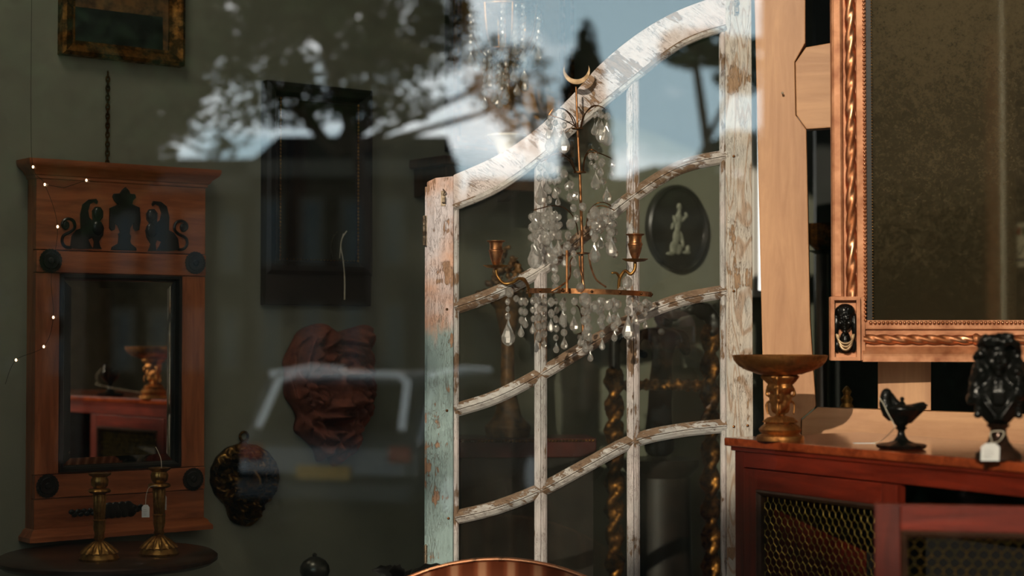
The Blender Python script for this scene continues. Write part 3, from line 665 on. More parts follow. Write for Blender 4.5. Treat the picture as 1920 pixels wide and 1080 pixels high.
for a in ((1032, 214, 286, 40, H0), (1040, 208, 272, 34, A_), (1057, 208, 288, 44, A_), (1028, 222, 262, 22, B_),
          (1115, 201, 254, 24, A_), (1128, 205, 268, 42, A_), (1138, 207, 273, 44, B_), (1122, 203, 240, 18, SY - .02),
          (1013, 304, 384, 40, B_), (1024, 300, 360, 22, A_), (1034, 300, 330, 0, A_, 10), (1030, 330, 420, 0, A_, 7), (1046, 308, 386, 18, A_, 7),
          (1052, 316, 398, 0, A_, 8, .55), (1040, 330, 372, 20, B_, 7), (1060, 340, 420, 0, B_, 8, .3),
          (1117, 284, 356, 34, A_, 7), (1127, 296, 332, 0, B_, 8), (1128, 330, 380, 30, A_, 7, .2), (1108, 288, 310, 12, SY, 6), (1148, 300, 330, 12, C_, 5)): strand(*a)
# the dense third tier, left and right of the stem
for i in range(16):
    x = 998 + i * 3.4 + rnd.uniform(-2, 2); strand(x, 396 + rnd.uniform(-4, 6), rnd.uniform(430, 500), rnd.choice((0, 22, 26, 30)), rnd.choice((A_, B_, H0, SY - .03)), rnd.uniform(5.5, 8))
strand(1003, 396, 503, 52, B_, 7.5); strand(1034, 400, 494, 40, B_, 7); strand(1030, 392, 416, 0, A_, 11)
for i in range(11):
    x = 1106 + i * 4.0 + rnd.uniform(-2, 2); strand(x, 392 + rnd.uniform(-6, 8), rnd.uniform(415, 470), rnd.choice((0, 20, 24)), rnd.choice((A_, B_, SY - .03)), rnd.uniform(5.5, 8))
strand(1115, 392, 492, 38, B_, 8); strand(1146, 400, 480, 36, A_, 6); strand(1152, 396, 484, 26, SY - .02, 6); strand(1114, 386, 410, 0, A_, 11)
strand(1074, 410, 452, 0, A_, 9, -.3); strand(1070, 446, 476, 0, A_, 9, -.4); strand(1040, 462, 548, 0, SY - .11, 7.5); strand(1076, 472, 500, 22, SY - .1, 6)
strand(1079, 500, 552, 0, SY - .12, 9, .2); strand(1058, 460, 500, 20, SY - .09, 7)
# below the hoop
for x, y1, d, bd in ((953, 648, 48, 6), (977, 632, 22, 7), (985, 615, 20, 6.5), (999, 626, 20, 6.5), (1010, 640, 20, 7), (1020, 652, 18, 6), (1033, 622, 24, 7), (1043, 662, 20, 6.5),
                     (1055, 610, 28, 7), (1058, 655, 24, 6.5), (1076, 620, 28, 7.5), (1097, 632, 22, 8), (1104, 640, 0, 7), (1126, 612, 0, 8), (1129, 656, 20, 6.5), (1143, 606, 22, 8),
                     (1152, 640, 20, 6.5), (1158, 612, 26, 7), (1178, 636, 44, 8), (1190, 606, 22, 8), (1201, 596, 0, 9), (1210, 616, 18, 7), (1218, 586, 0, 7)):
    t = max(-1, min(1, (x - 1105) / 117)); Yh = SY + .02 - RH * math.sqrt(max(0, 1 - t * t)) if x > 985 else SY - .05
    if x in (1043, 1058, 1020): Yh = SY - .03
    strand(x, 556 if x > 960 else 545, y1, d, Yh, bd)
for x, y1, d in ((1098, 662, 24), (1107, 678, 20), (1088, 650, 20), (1094, 655, 0)): strand(x, 632, y1, d, SY - .01, 5.5)
for px, py, r, Y in ((955, 548, 9, SY - .05), (968, 560, 6, SY - .04), (1097, 562, 12, SY - .14), (1116, 575, 10, SY - .14), (1140, 572, 9, SY - .12), (1176, 530, 11, SY - .1), (1165, 545, 7, SY - .09)):
    m_ = MB(); gem_bead(m_, Q(px, py, Y), r * PX, rnd.uniform(-.4, .4)); m_.build('crystal_rosette', 'crystal', scn)

# ================================================================ GILT MIRROR ON THE RIGHT
def GL(px, py, dy=0.0): x, z = GIL(px, py, dy); return (x, z + GIL.P.z - GB)
GB = hit(1700, 678, GIL.P, GIL.y).z
gm = thing('gilt_mirror', 'large gilt mirror with rope twist border, bead edge and foxed glass', 'mirror', (GIL.P.x, GIL.P.y, GB), GIL.yaw)
gx = lambda px, py=400: GL(px, py, -0.02)[0]
gz = lambda py, px=1700: GL(px, py, -0.02)[1]
XR, ZT = 0.78, 1.15                                        # right side and top are outside the picture
x0, x1 = gx(1560), gx(1635); zb0, zb1 = 0.0, gz(604)
MB().box(x0 + .004, XR - .004, 0.012, 0.03, 0.004, ZT).build('back_board', 'dark_wood', gm)
MB().box(gx(1636), XR - .06, 0.004, 0.010, gz(600), ZT - .06).build('mirror_glass', 'foxed', gm)
def side(lo_, hi_, y0, y1, name, mat, along='z', z0=None, z1=None, bev=0.002):
    return MB().box(lo_, hi_, y0, y1, z0, z1).build(name, mat, gm, bevel=bev)
# left stile of the frame: flat outer band, cove, inner band, slip
fl = MB(); fl.box(x0, gx(1582), -0.018, 0.014, gz(560), ZT); fl.build('outer_band', 'gilt_flat', gm, bevel=0.006)
MB().box(gx(1582), gx(1609), -0.004, 0.014, gz(560), ZT).build('cove', 'gilt_flat', gm)
MB().box(gx(1607), gx(1626), -0.014, 0.014, gz(560), ZT).build('inner_band', 'gilt_flat', gm, bevel=0.002)
MB().box(gx(1626), gx(1636), -0.006, 0.014, gz(608), ZT).build('dark_slip', 'black_frame', gm)
def rope(p0, p1, R, mat, name, turns):
    p0, p1 = Vector(p0), Vector(p1); d = (p1 - p0); t = d.normalized(); a = t.orthogonal().normalized(); b = t.cross(a); L_ = d.length
    nu, nv = 28, int(turns * 22)
    def fn(u, v_):
        th = 2 * PI * u; ph = 2 * PI * turns * v_
        r = R * (0.70 + 0.30 * abs(math.cos(1.5 * (th - ph))))
        return tuple(p0 + d * v_ + a * (r * math.cos(th)) + b * (r * math.sin(th)))
    return MB().grid(fn, nu, nv, True).build(name, mat, gm, 60)
rope((gx(1597), -0.006, gz(556)), (gx(1597), -0.006, ZT), 0.0115, 'gilt', 'rope_twist', 7)
rope((gx(1618), -0.010, gz(636)), (gx(1822), -0.010, gz(637)), 0.0105, 'gilt', 'rope_twist', 2.4)
rope((gx(1838), -0.010, gz(637)), (XR - .03, -0.010, gz(637)), 0.0105, 'gilt', 'rope_twist', 2.4)
MB().tube([(gx(1823), -.010, gz(636)), (gx(1828), -.010, gz(636)), (gx(1832), -.010, gz(636)), (gx(1837), -.010, gz(636))], [.009, .0125, .0125, .009], 16).build('rope_collar', 'gilt', gm, 50)
bd = MB(); z = gz(600)
while z < ZT: bd.ell((gx(1622), -0.016, z), (.0034, .0034, .0034), 8, 6); z += 0.0084
bd.build('bead_edge', 'gilt', gm, 60)
bd = MB(); x = gx(1632)
while x < XR - .06: bd.ell((x, -0.016, gz(605)), (.0037, .0037, .0037), 8, 6); x += 0.0087
bd.build('bead_edge', 'gilt', gm, 60)
bd = MB(); z = gz(596)
while z < ZT: bd.ell((gx(1637), -0.007, z), (.0016, .0016, .0016), 6, 4); z += 0.0062
bd.build('fine_bead_slip', 'brass', gm, 60)
# bottom rail
MB().box(gx(1612), XR, -0.012, 0.014, gz(618), gz(600)).build('upper_rail_band', 'gilt_flat', gm, bevel=0.002)
MB().box(gx(1612), XR, -0.004, 0.014, gz(652), gz(618)).build('rail_cove', 'gilt_flat', gm)
MB().prism([(-.026, 0.0), (.014, 0.0), (.014, gz(650)), (-.008, gz(650)), (-.024, gz(664)), (-.026, gz(668))], 0, 1,
           Matrix(((0, 1, 0, 0), (1, 0, 0, 0), (0, 0, 1, 0), (0, 0, 0, 1))) ).build('lower_rail_moulding', 'gilt_flat', gm)
lm = gm.children[-1] if gm.children else None
for o in bpy.data.objects:
    if o.name == 'lower_rail_moulding':
        for vv in o.data.vertices: vv.co.x = gx(1616) + vv.co.x * (XR - gx(1616))
MB().box(XR - .06, XR, -0.018, 0.014, 0, ZT).build('right_band', 'gilt_flat', gm, bevel=0.004)
# corner block with the black head
bx0, bx1 = gx(1557, 620), gx(1612, 620); bz0, bz1 = gz(676), gz(556)
cb = MB().box(bx0, bx1 + .012, -0.016, 0.016, bz0, bz1).build('corner_block', 'gilt_flat', gm, bevel=0.001)
fw = 0.0075
fr_ = MB().sweep([(bx0 + fw / 2, bz0 + fw / 2), (bx1 - fw / 2, bz0 + fw / 2), (bx1 - fw / 2, bz1 - fw / 2), (bx0 + fw / 2, bz1 - fw / 2)], [(-fw / 2, -.016), (-fw / 2, -.034), (fw / 2, -.034), (fw / 2, -.016)], True).build('block_rim', 'gilt_flat', cb)
hx, hz = (bx0 + bx1) / 2, gz(598)
sc1 = (bz1 - bz0) / 120                                      # one photograph pixel on the block
hd = MB()
hd.ell((hx - 1 * sc1, -.026, gz(600)), (14 * sc1, .020, 22 * sc1))                      # head
hd.ell((hx, -.024, gz(584)), (19 * sc1, .018, 15 * sc1))                                # headcloth crown
for sgn in (-1, 1):
    hd.ell((hx + sgn * 17 * sc1, -.020, gz(610)), (5.5 * sc1, .010, 26 * sc1))          # lappets
    hd.ell((hx + sgn * 15 * sc1, -.020, gz(648)), (6.5 * sc1, .010, 14 * sc1))
    hd.ell((hx - 2 * sc1 + sgn * 6 * sc1, -.043, gz(597)), (4.2 * sc1, .004, 2.2 * sc1))  # eyes
    hd.ell((hx - 2 * sc1 + sgn * 6 * sc1, -.042, gz(592)), (5.5 * sc1, .004, 1.8 * sc1))  # brows
    hd.ell((hx - 2 * sc1 + sgn * 8 * sc1, -.040, gz(606)), (4.5 * sc1, .005, 5 * sc1))    # cheeks
hd.ell((hx - 2.5 * sc1, -.046, gz(603)), (2.3 * sc1, .006, 6.5 * sc1)); hd.ell((hx - 2.5 * sc1, -.0475, gz(608)), (3.2 * sc1, .004, 2.4 * sc1))
hd.ell((hx - 2 * sc1, -.043, gz(613)), (4.5 * sc1, .004, 1.6 * sc1)); hd.ell((hx - 2 * sc1, -.042, gz(616.5)), (4 * sc1, .004, 1.8 * sc1)); hd.ell((hx - 2 * sc1, -.040, gz(622)), (5 * sc1, .006, 4 * sc1))
hd.ell((hx, -.020, gz(640)), (11 * sc1, .014, 20 * sc1)); hd.ell((hx, -.017, gz(655)), (18 * sc1, .008, 8 * sc1))
for q in range(-3, 4): hd.ell((hx + q * 4.6 * sc1, -.038 + abs(q) * .002, gz(578) - abs(q) * 1.4 * sc1), (2.2 * sc1, .005, 5 * sc1))
hd.build('egyptian_head', 'black_bronze', cb, remesh=0.0011)
nk = MB()
for q, (w_, d_) in enumerate(((16, 20), (14.5, 26), (13, 32))):
    pts = [(hx + math.sin(t) * w_ * sc1 - 1 * sc1, -.036 - .008 * math.cos(t), gz(628) - d_ * sc1 * max(0, math.cos(t)) ** .8 + 4 * sc1) for t in [(-1.5 + 3.0 * i / 16) for i in range(17)]]
    nk.tube(pts, 2.0 * sc1 + .0004 * q, 7)
nk.build('gold_necklace', 'pale_brass', cb, 60)

# ================================================================ PINE FRAME behind the gilt mirror
PIN = Plane(at(1440, 620, 3.76), -12)
PB = 0.9
def PLc(px, py): x, z = PIN(px, py, 0.0); return (x, z + PIN.P.z - FLOOR)
pf = thing('pine_window_frame', 'pale bare pine frame with chamfered joints standing behind the gilt mirror', 'window frame', (PIN.P.x, PIN.P.y, FLOOR), PIN.yaw)
def pp(pts): return [PLc(*p) for p in pts]
zfl = 0.0; ztop = PLc(1450, -120)[1]
pl = pp([(1412, -120), (1510, -120), (1510, 80), (1490, 116), (1492, 216), (1512, 243), (1519, 600), (1530, 762), (1502, 786), (1500, 900)]); 
xl = PLc(1432, 900)[0]
MB().prism([PLc(1412, -120)] + pl[1:] + [(PLc(1500, 900)[0], zfl), (xl, zfl), PLc(1432, 780)], 0, 0.045).build('left_stile', 'pine', pf, bevel=0.0018)
MB().prism(pp([(1511, 88), (1600, 72), (1640, 72), (1640, 236), (1600, 236), (1512, 242), (1493, 215), (1491, 117)]), 0.003, 0.042).build('upper_crossbar', 'pine_x', pf, bevel=0.0018)
zr0 = PLc(1700, 905)[1]
MB().prism(pp([(1532, 764), (2080, 782), (2080, 905), (1502, 905), (1503, 788)]), 0.002, 0.043).build('bottom_rail', 'pine_x', pf, bevel=0.0018)
MB().prism(pp([(1646, 200), (1746, 200), (1746, 770), (1646, 767)]), 0.006, 0.040).build('middle_bar', 'pine', pf, bevel=0.0018)
MB().prism(pp([(2010, -120), (2080, -120), (2080, 790), (2010, 790)]), 0.002, 0.043).build('right_stile', 'pine', pf, bevel=0.0018)
for px in (1540, 2060):
    x, _ = PLc(px, 900); MB().box(x - .02, x + .02, 0.005, 0.04, 0, zr0 + .01).build('leg', 'pine', pf)
nl = MB(); x, z = PLc(1466, 175); nl.tube([(x, 0.0, z), (x + .002, -.012, z - .001)], .0012, 6); nl.ell((x + .002, -.013, z - .001), (.003, .0012, .003), 8, 5)
nl.build('bent_nail', 'iron', pf)
# brass bowl and small ornaments dimly seen through the pine openings
def lathe_thing(name, label, cat, loc, prof, mat, seg=28, group=None, part='body'):
    t = thing(name, label, cat, loc, 0, group); MB().lathe(prof, seg).build(part, mat, t, 40); return t

dx0, dx1 = WALL(1400, 400, 0)[0], WALL(1450, 400, 0)[0]; dz0, dz1 = zwall(1420, 545), zwall(1420, 178)
struct(at_plane(MB().box(dx0 + .02, dx1, -.012, -.001, dz0, dz1), WALL).build('window_3', 'daylight'))
struct(at_plane(MB().sweep([(dx0 + .02, dz0), (dx1, dz0), (dx1, dz1), (dx0 + .02, dz1)], [(0, 0), (0, -.03), (-.02, -.03), (-.02, 0)], True), WALL).build('trim_4', 'white_paint'))
# ================================================================ CABINET on the right
c_l = at(1357, 820, 3.49); TOPZ = c_l.z
cdir = Vector((0.51, -0.86, 0)).normalized(); CYAW = math.atan2(cdir.y, cdir.x)
cab = thing('mahogany_cabinet', 'red mahogany side cabinet with brass wire lattice doors, right one open', 'cabinet', (c_l.x, c_l.y, FLOOR), CYAW)
CH = TOPZ - FLOOR; CW = 1.10; CD = 0.37                       # local x along the front, y into the cabinet
MB().box(0, CW + .02, 0, CD, CH - .017, CH).build('top', 'mahogany_top', cab, bevel=0.003)
MB().box(.012, CW, .008, CD - .01, CH - .026, CH - .017).build('top_moulding', 'mahogany', cab, bevel=0.002)
ST = 0.03
MB().box(.018, .018 + ST, .014, .045, 0, CH - .026).build('corner_post', 'mahogany_z', cab, bevel=0.002)
MB().box(CW - .02 - ST, CW - .02, .014, .045, 0, CH - .026).build('corner_post', 'mahogany_z', cab, bevel=0.002)
MB().box(.018 + ST, CW - .02 - ST, .014, .040, CH - .058, CH - .026).build('frieze_rail', 'mahogany', cab, bevel=0.0015)
MB().box(.018 + ST, CW - .02 - ST, .014, .040, 0, .09).build('plinth', 'mahogany', cab, bevel=0.0015)
MB().box(.018, .038, .045, CD - .01, 0, CH - .026).build('side_panel', 'mahogany_z', cab)
MB().box(CW - .04, CW - .02, .045, CD - .01, 0, CH - .026).build('side_panel', 'mahogany_z', cab)
MB().box(.038, CW - .04, CD - .02, CD - .01, 0, CH - .026).build('back_panel', 'black', cab)  # black colour stands for the shade inside the cabinet
for zz in (.05, .42, .68): MB().box(.04, CW - .04, .05, CD - .02, zz, zz + .018).build('shelf', 'black_frame', cab)  # shelves coloured near black for the same inner shade
def hexmesh(mb, x0, x1, z0, z1, y, p=0.0175, r=0.00075):
    """Zigzag wires that touch into hexagons."""
    hgt = p * 0.52; rows_ = int((z1 - z0) / (1.5 * hgt)) + 2; cols = int((x1 - x0) / p) + 2
    for c in range(cols * 2):
        xc = x0 + c * p / 2; pts = []
        for q in range(rows_):
            zb_ = z0 + q * 1.5 * hgt * 1.0; off = (p / 4 if (q + c) % 2 else -p / 4) * .98
            pts += [(xc + off, y + .0004 * (-1) ** q, zb_), (xc + off, y, zb_ + hgt * .78)]
        pts = [(min(max(a, x0), x1), b, min(c_, z1)) for a, b, c_ in pts]
        if xc - p / 4 > x1: break
        mb.tube(pts, r, 4)
def lattice_door(parent, x0, x1, z0, z1, y0, name):
    d = thing_part = bpy.data.objects.new(name, None); COL.objects.link(d); d.parent = parent
    sw_ = .040
    MB().box(x0, x0 + sw_, y0, y0 + .022, z0, z1).build('door_stile', 'mahogany_z', d, bevel=0.0015)
    MB().box(x1 - sw_, x1, y0, y0 + .022, z0, z1).build('door_stile', 'mahogany_z', d, bevel=0.0015)
    MB().box(x0 + sw_, x1 - sw_, y0, y0 + .022, z1 - sw_, z1).build('door_rail', 'mahogany', d, bevel=0.0015)
    MB().box(x0 + sw_, x1 - sw_, y0, y0 + .022, z0, z0 + sw_).build('door_rail', 'mahogany', d, bevel=0.0015)
    a0, a1, b0, b1 = x0 + sw_, x1 - sw_, z0 + sw_, z1 - sw_
    MB().sweep([(a0, b0), (a1, b0), (a1, b1), (a0, b1)], [(0, y0 + .016), (0, y0 - .001), (.004, y0 - .004), (.008, y0 - .001), (.011, y0 + .003), (.011, y0 + .016)], True).build('beading', 'dark_wood', d)
    h = MB(); hexmesh(h, a0 + .008, a1 - .008, b0 + .008, b1 - .008, y0 + .012); h.build('wire_lattice', 'lattice', d)
    return d
XM = .018 + ST + .44
lattice_door(cab, .018 + ST + .001, XM, .095, CH - .060, .012, 'left_door')
hg = Vector((CW - .02 - ST, .012))
rd = lattice_door(cab, -.42, 0, .095, CH - .055, 0.0, 'open_door')
wdir = Vector((0.55, 2.66, 0)) - Vector((c_l.x, c_l.y, 0)) - cdir * hg.x
rd.location = (hg.x, hg.y, 0)
odir = Vector((0.97, -0.20, 0)).normalized()
rd.rotation_euler = (0, 0, math.atan2(odir.y, odir.x) - CYAW)
# handle of the open door
# things inside the cabinet, glimpsed behind the wires
# ================================================================ things on the cabinet
def topz(px, py, dx=0):  # a point on the cabinet top under a pixel
    d = ray(px, py); t = (TOPZ - EYE) / d.z; return CAMP + d * t
p = topz(1463, 826); K = p.y / F
cp = thing('compote', 'gilt bronze tazza with a wide shallow dish on a figural stem', 'compote', (p.x, p.y, TOPZ))
def prf(pts, k): return [(r * k, z * k) for r, z in pts]
hC = 826 - 668
MB().lathe(prf([(0, 0), (44, 0), (45, 4), (43, 9), (34, 13), (38, 17), (40, 21), (36, 26), (28, 32), (20, 36), (10, 40), (7, 46)], K), 40).build('foot', 'bronze_gilt', cp, 40)
MB().lathe(prf([(26, 33), (31, 35), (22, 43), (9, 47)], K), 40, flute=16, amp=.1).build('foot_leaves', 'bronze_gilt', cp, 60)
fg = MB()
fg.lathe(prf([(6, 44), (9, 48), (6, 52), (12, 58), (16, 66), (18, 74), (14, 80), (12, 86), (20, 92), (24, 100), (20, 106), (30, 114), (34, 120), (24, 126)], K), 20, flute=6, amp=.12)
for a in (0.3, 2.4, 4.4):
    ca_, sa_ = math.cos(a), math.sin(a)
    P_ = lambda r, z: Vector((r * K * ca_, r * K * sa_, z * K))
    fg.ell(P_(17, 96), (8 * K, 8 * K, 9 * K)); fg.ell(P_(18, 110), (6 * K, 6 * K, 7 * K)); fg.ell(P_(14, 80), (9 * K, 9 * K, 13 * K)); fg.ell(P_(12, 62), (8 * K, 8 * K, 12 * K))
    fg.tube(cr([P_(20, 100), P_(28, 96), P_(30, 86), P_(24, 82)], 5), 3 * K, 6); fg.tube(cr([P_(20, 104), P_(30, 110), P_(34, 118), P_(26, 122)], 5), 3 * K, 6)
    fg.tube(cr([P_(16, 70), P_(26, 72), P_(30, 62), P_(27, 48)], 5), 2.4 * K, 6)
fg.build('figural_stem', 'bronze_gilt', cp, remesh=0.0022)
MB().lathe(prf([(0, 120), (24, 122), (40, 124), (62, 131), (78, 140), (86, 150), (88, 156), (89, 159), (86, 160), (84, 157), (74, 147), (50, 138), (0, 134)], K), 64).build('dish', 'bronze_gilt', cp, 40)

p = topz(1690, 842); K = p.y / F
lp = thing('oil_lamp', 'black bronze antique oil lamp on a scalloped round foot', 'oil lamp', (p.x, p.y, TOPZ))
MB().lathe(prf([(0, 0), (38, 0), (44, 3), (46, 8), (40, 10), (24, 12), (14, 16), (8, 24), (6, 32), (7, 36), (12, 40), (6, 42)], K), 48, flute=14, amp=.04).build('foot', 'black_bronze', lp, 50)
lb = MB()
lb.lathe(prf([(4, 36), (8, 42), (18, 52), (28, 64), (33, 74), (33, 78), (29, 81), (20, 83), (0, 84)], K), 32)
lb.tube([(8 * K, 0, 62 * K), (24 * K, 0, 72 * K), (40 * K, 0, 80 * K), (46 * K, 0, 83 * K)], [18 * K, 14 * K, 9 * K, 6 * K], 14)
lb.tube(cr([(-14 * K, 0, 62 * K), (-26 * K, 0, 74 * K), (-30 * K, 0, 90 * K), (-28 * K, 0, 104 * K)], 5), [14 * K] * 5 + [12 * K] * 5 + [10 * K] * 5 + [9 * K], 12)
lb.ell((-27 * K, 0, 104 * K), (10 * K, 9 * K, 10 * K)); lb.tube([(-20 * K, 0, 100 * K), (-10 * K, 0, 88 * K), (0, 0, 82 * K)], [7 * K, 6 * K, 5 * K], 8)
lb.box(18 * K, 48 * K, -12 * K, 12 * K, 81 * K, 84 * K)
lb.build('lamp_body', 'black_bronze', lp, remesh=0.0016)
MB().lathe(prf([(0, 82), (8, 83), (5, 87), (3, 90), (5, 93), (3, 97), (0, 98)], K), 16, c=(2 * K, 0, 0)).build('lid_knob', 'black_bronze', lp, 50)
def price_tag(label, pos, yaw, w, h, strpts, flat=False, tilt=0.0, group='white price tags'):
    t = thing('price_tag', label, 'price tag', pos, yaw, group)
    if flat: MB().box(-w / 2, w / 2, -h / 2, h / 2, 0, .0006).build('card', 'tag', t)
    else:
        c = MB().prism([(-w / 2, 0), (w / 2, 0), (w / 2, h * .8), (w * .25, h), (-w * .25, h), (-w / 2, h * .8)], -.0004, .0004).build('card', 'tag', t)
        c.rotation_euler = (tilt, 0, 0)
        ik = MB()
        for q in range(4): ik.tube([(-w * .32, -.0006, h * (.18 + q * .14)), (w * (.1 + .06 * (q % 3)), -.0006, h * (.18 + q * .14 + .02))], .0003, 4)
        ik.build('handwriting', 'ink', c)
    MB().tube(cr([Vector(q) for q in strpts], 6), .0007, 5).build('string', 'string', t, 60)
    return t
q = topz(1620, 831); dq = Vector((q.x, q.y, TOPZ))
def rel(px, py, Y, o): return at(px, py, Y) - o
price_tag('small white price tag lying on the cabinet beside the black oil lamp', dq, .05, .040, .018,
          [(.018, 0, .001), tuple(rel(1652, 826, q.y - .02, dq)), tuple(rel(1664, 806, p.y - .03, dq)), tuple(rel(1666, 796, p.y - .035, dq)), tuple(rel(1654, 774, p.y - .035, dq)), tuple(rel(1646, 756, p.y - .02, dq)), tuple(rel(1640, 746, p.y - .01, dq))], True)

p = topz(1872, 862); K = p.y / F
bu = thing('portrait_bust', 'black bronze bust of a curly-wigged man on a waisted socle', 'bust', (p.x, p.y, TOPZ), math.radians(-14))
MB().lathe(prf([(0, 0), (42, 0), (44, 3), (42, 12), (38, 16), (30, 22), (20, 34), (15, 48), (15, 58), (20, 62), (22, 66), (14, 68)], K), 48).build('socle', 'brown_bronze', bu, 40)
b = MB(); E_ = lambda x, y, z, a, bb, c: b.ell((x * K, y * K, z * K), (a * K, bb * K, c * K), 12, 8)
b.lathe(prf([(14, 64), (26, 74), (36, 90), (42, 110), (40, 126), (28, 140), (18, 150), (16, 162)], K), 28, sc_=(1, .72, 1))                   # chest
E_(0, -4, 190, 22, 26, 30); E_(0, -14, 176, 15, 18, 16)                                  # skull, jaw
E_(0, 14, 186, 38, 28, 46); E_(-34, 6, 138, 15, 20, 36); E_(34, 6, 138, 15, 20, 36); E_(-30, 4, 160, 18, 20, 30); E_(30, 4, 160, 18, 20, 30)
E_(0, -30, 188, 4, 8, 9); E_(0, -35, 184, 5, 5, 4)                                        # nose
for sg in (-1, 1): E_(sg * 9, -25, 195, 5, 4, 3); E_(sg * 9, -26, 201, 7, 4, 2.5); E_(sg * 12, -22, 183, 7, 6, 8)
E_(0, -30, 174, 7, 5, 2.5); E_(0, -29, 169, 6, 5, 3); E_(0, -26, 162, 8, 7, 6)
for i in range(5):                                                                          # cravat and drapery folds
    x = -10 + i * 5; b.tube([(x * K, (-26 - 4 * (i % 2)) * K, 152 * K), (x * .9 * K, (-36) * K, 128 * K), (x * .7 * K, -33 * K, 104 * K)], 4.2 * K, 7)
for sg in (-1, 1):
    for i in range(4): b.tube(cr([(sg * (34 - i * 4) * K, -12 * K, (136 - i * 6) * K), (sg * (24 - i * 4) * K, -30 * K, (108 - i * 5) * K), (sg * 4 * K, -32 * K, (82 - i * 3) * K)], 5), 3.4 * K, 6)
rb = random.Random(3)
for i in range(150):                                                                        # the long curled wig
    t = i / 150; ang = rb.uniform(-2.35, 2.35) + PI / 2; zz = 232 - 125 * rb.random() ** .85
    wv = 38 if zz > 190 else 38 + (190 - zz) * .16
    if zz > 212: wv = 40 - (zz - 212) * 1.1
    x = wv * math.cos(ang); y = 4 + 30 * math.sin(ang)
    if abs(x) < 20 and y < -10 and zz < 214: continue
    E_(x, y, zz, rb.uniform(6, 9.5), rb.uniform(6, 9), rb.uniform(6, 9.5))
for i in range(26): E_(rb.uniform(-24, 24), rb.uniform(-28, -6), rb.uniform(214, 232), 8, 7, 7)
for sg in (-1, 1):
    for i in range(7): E_(sg * (38 + 3 * math.sin(i)), -8, 150 - i * 11, 8, 9, 7)
b.build('bust_figure', 'black_bronze', bu, remesh=0.0022)
tg = Vector(at(1856, 864, p.y - .055)); tg.z = max(tg.z, TOPZ + .001)
price_tag('white blank-looking price tag hanging against the foot of the black bust', tg, -.1, .030, .030,
          [(0, -.001, .029), tuple(rel(1858, 828, p.y - .04, tg)), tuple(rel(1853, 812, p.y - .022, tg)), tuple(rel(1866, 808, p.y - .024, tg)), tuple(rel(1878, 811, p.y - .022, tg)), tuple(rel(1872, 826, p.y - .035, tg)), (.004, -.001, .029)], False, .25)

# ================================================================ PIER MIRROR ON THE LEFT
WD = -0.05
def WLc(px, py, dy=WD): return WALL(px, py, dy)
pmx = WALL(226, 660, WD)[0]
PMB = WALL(226, 1004, WD)[1] + EYE * 0
def wall_pos(x, y, z): return WALL.P + WALL.x * x + WALL.y * y + Vector((0, 0, z))
zW = lambda px, py, dy=WD: hit(px, py, WALL.P + WALL.y * dy, WALL.y).z
B0 = zW(226, 1004)
pm = thing('pier_mirror', 'satinwood pier mirror with black sphinxes and an urn on its frieze', 'mirror', wall_pos(pmx, 0, B0), WALL.yaw)
def px_(px, py=660): return WALL(px, py, WD)[0] - pmx
def pz_(py, px=226): return zW(px, py) - B0
L0, L1 = px_(66), px_(384)
MB().box(L0, L1, -.034, 0, .01, pz_(338)).build('carcass', 'satin_wood', pm)
MB().box(L0, L1, -.050, -.034, pz_(472), pz_(340)).build('frieze_panel', 'satin_wood_x', pm, bevel=.001)
MB().box(L0, L1, -.054, -.034, pz_(514), pz_(474)).build('upper_rail', 'satin_wood_x', pm, bevel=.0015)
MB().box(L0, px_(111), -.050, -.034, pz_(882), pz_(515)).build('stile', 'satin_wood', pm, bevel=.001)
MB().box(px_(340), L1, -.050, -.034, pz_(882), pz_(515)).build('stile', 'satin_wood', pm, bevel=.001)
MB().box(L0, L1, -.054, -.034, pz_(926), pz_(883)).build('lower_rail', 'satin_wood_x', pm, bevel=.0015)
MB().box(L0, L1, -.050, -.034, pz_(982), pz_(927)).build('apron_panel', 'satin_wood_x', pm, bevel=.001)
def moulding(name, prof, z, x0, x1, mat):                       # prof of (out, up): runs along the front and returns to the wall
    mb = MB(); v = []; m = len(prof)
    for o, u in prof: v.append((x0 - o, 0, z + u))
    for o, u in prof: v.append((x0 - o, -.05 - o, z + u))
    for o, u in prof: v.append((x1 + o, -.05 - o, z + u))
    for o, u in prof: v.append((x1 + o, 0, z + u))
    fs = []
    for s_ in range(3):
        for j in range(m): fs.append((s_ * m + j, s_ * m + (j + 1) % m, (s_ + 1) * m + (j + 1) % m, (s_ + 1) * m + j))
    fs += [tuple(range(m)), tuple(3 * m + j for j in range(m))[::-1]]
    return mb.add(v, fs).build(name, mat, pm, 30)
moulding('cornice', [(0, 0), (.004, .002), (.004, .008), (.008, .010), (.012, .018), (.022, .026), (.026, .030), (.028, .036), (.028, .044), (-.02, .046), (-.02, 0)], pz_(344), L0, L1, 'satin_wood_x')
moulding('base_moulding', [(-.02, 0), (.016, 0), (.016, .010), (.010, .016), (.006, .024), (0, .028), (-.02, .028)], 0, L0, L1, 'satin_wood_x')
for px, py in ((93, 489), (364, 493), (87, 911), (360, 898)):
    x, z = px_(px, py), zW(px, py) - B0
    MB().lathe([(0, 0), (.026, 0), (.027, .003), (.020, .004), (.018, .007), (.008, .006), (.006, .009), (0, .010)], 44, flute=22, amp=.03,
               M4=Matrix.Translation((x, -.054, z)) @ Matrix.Rotation(PI / 2, 4, 'X')).build('roundel', 'ebony', pm, 40)
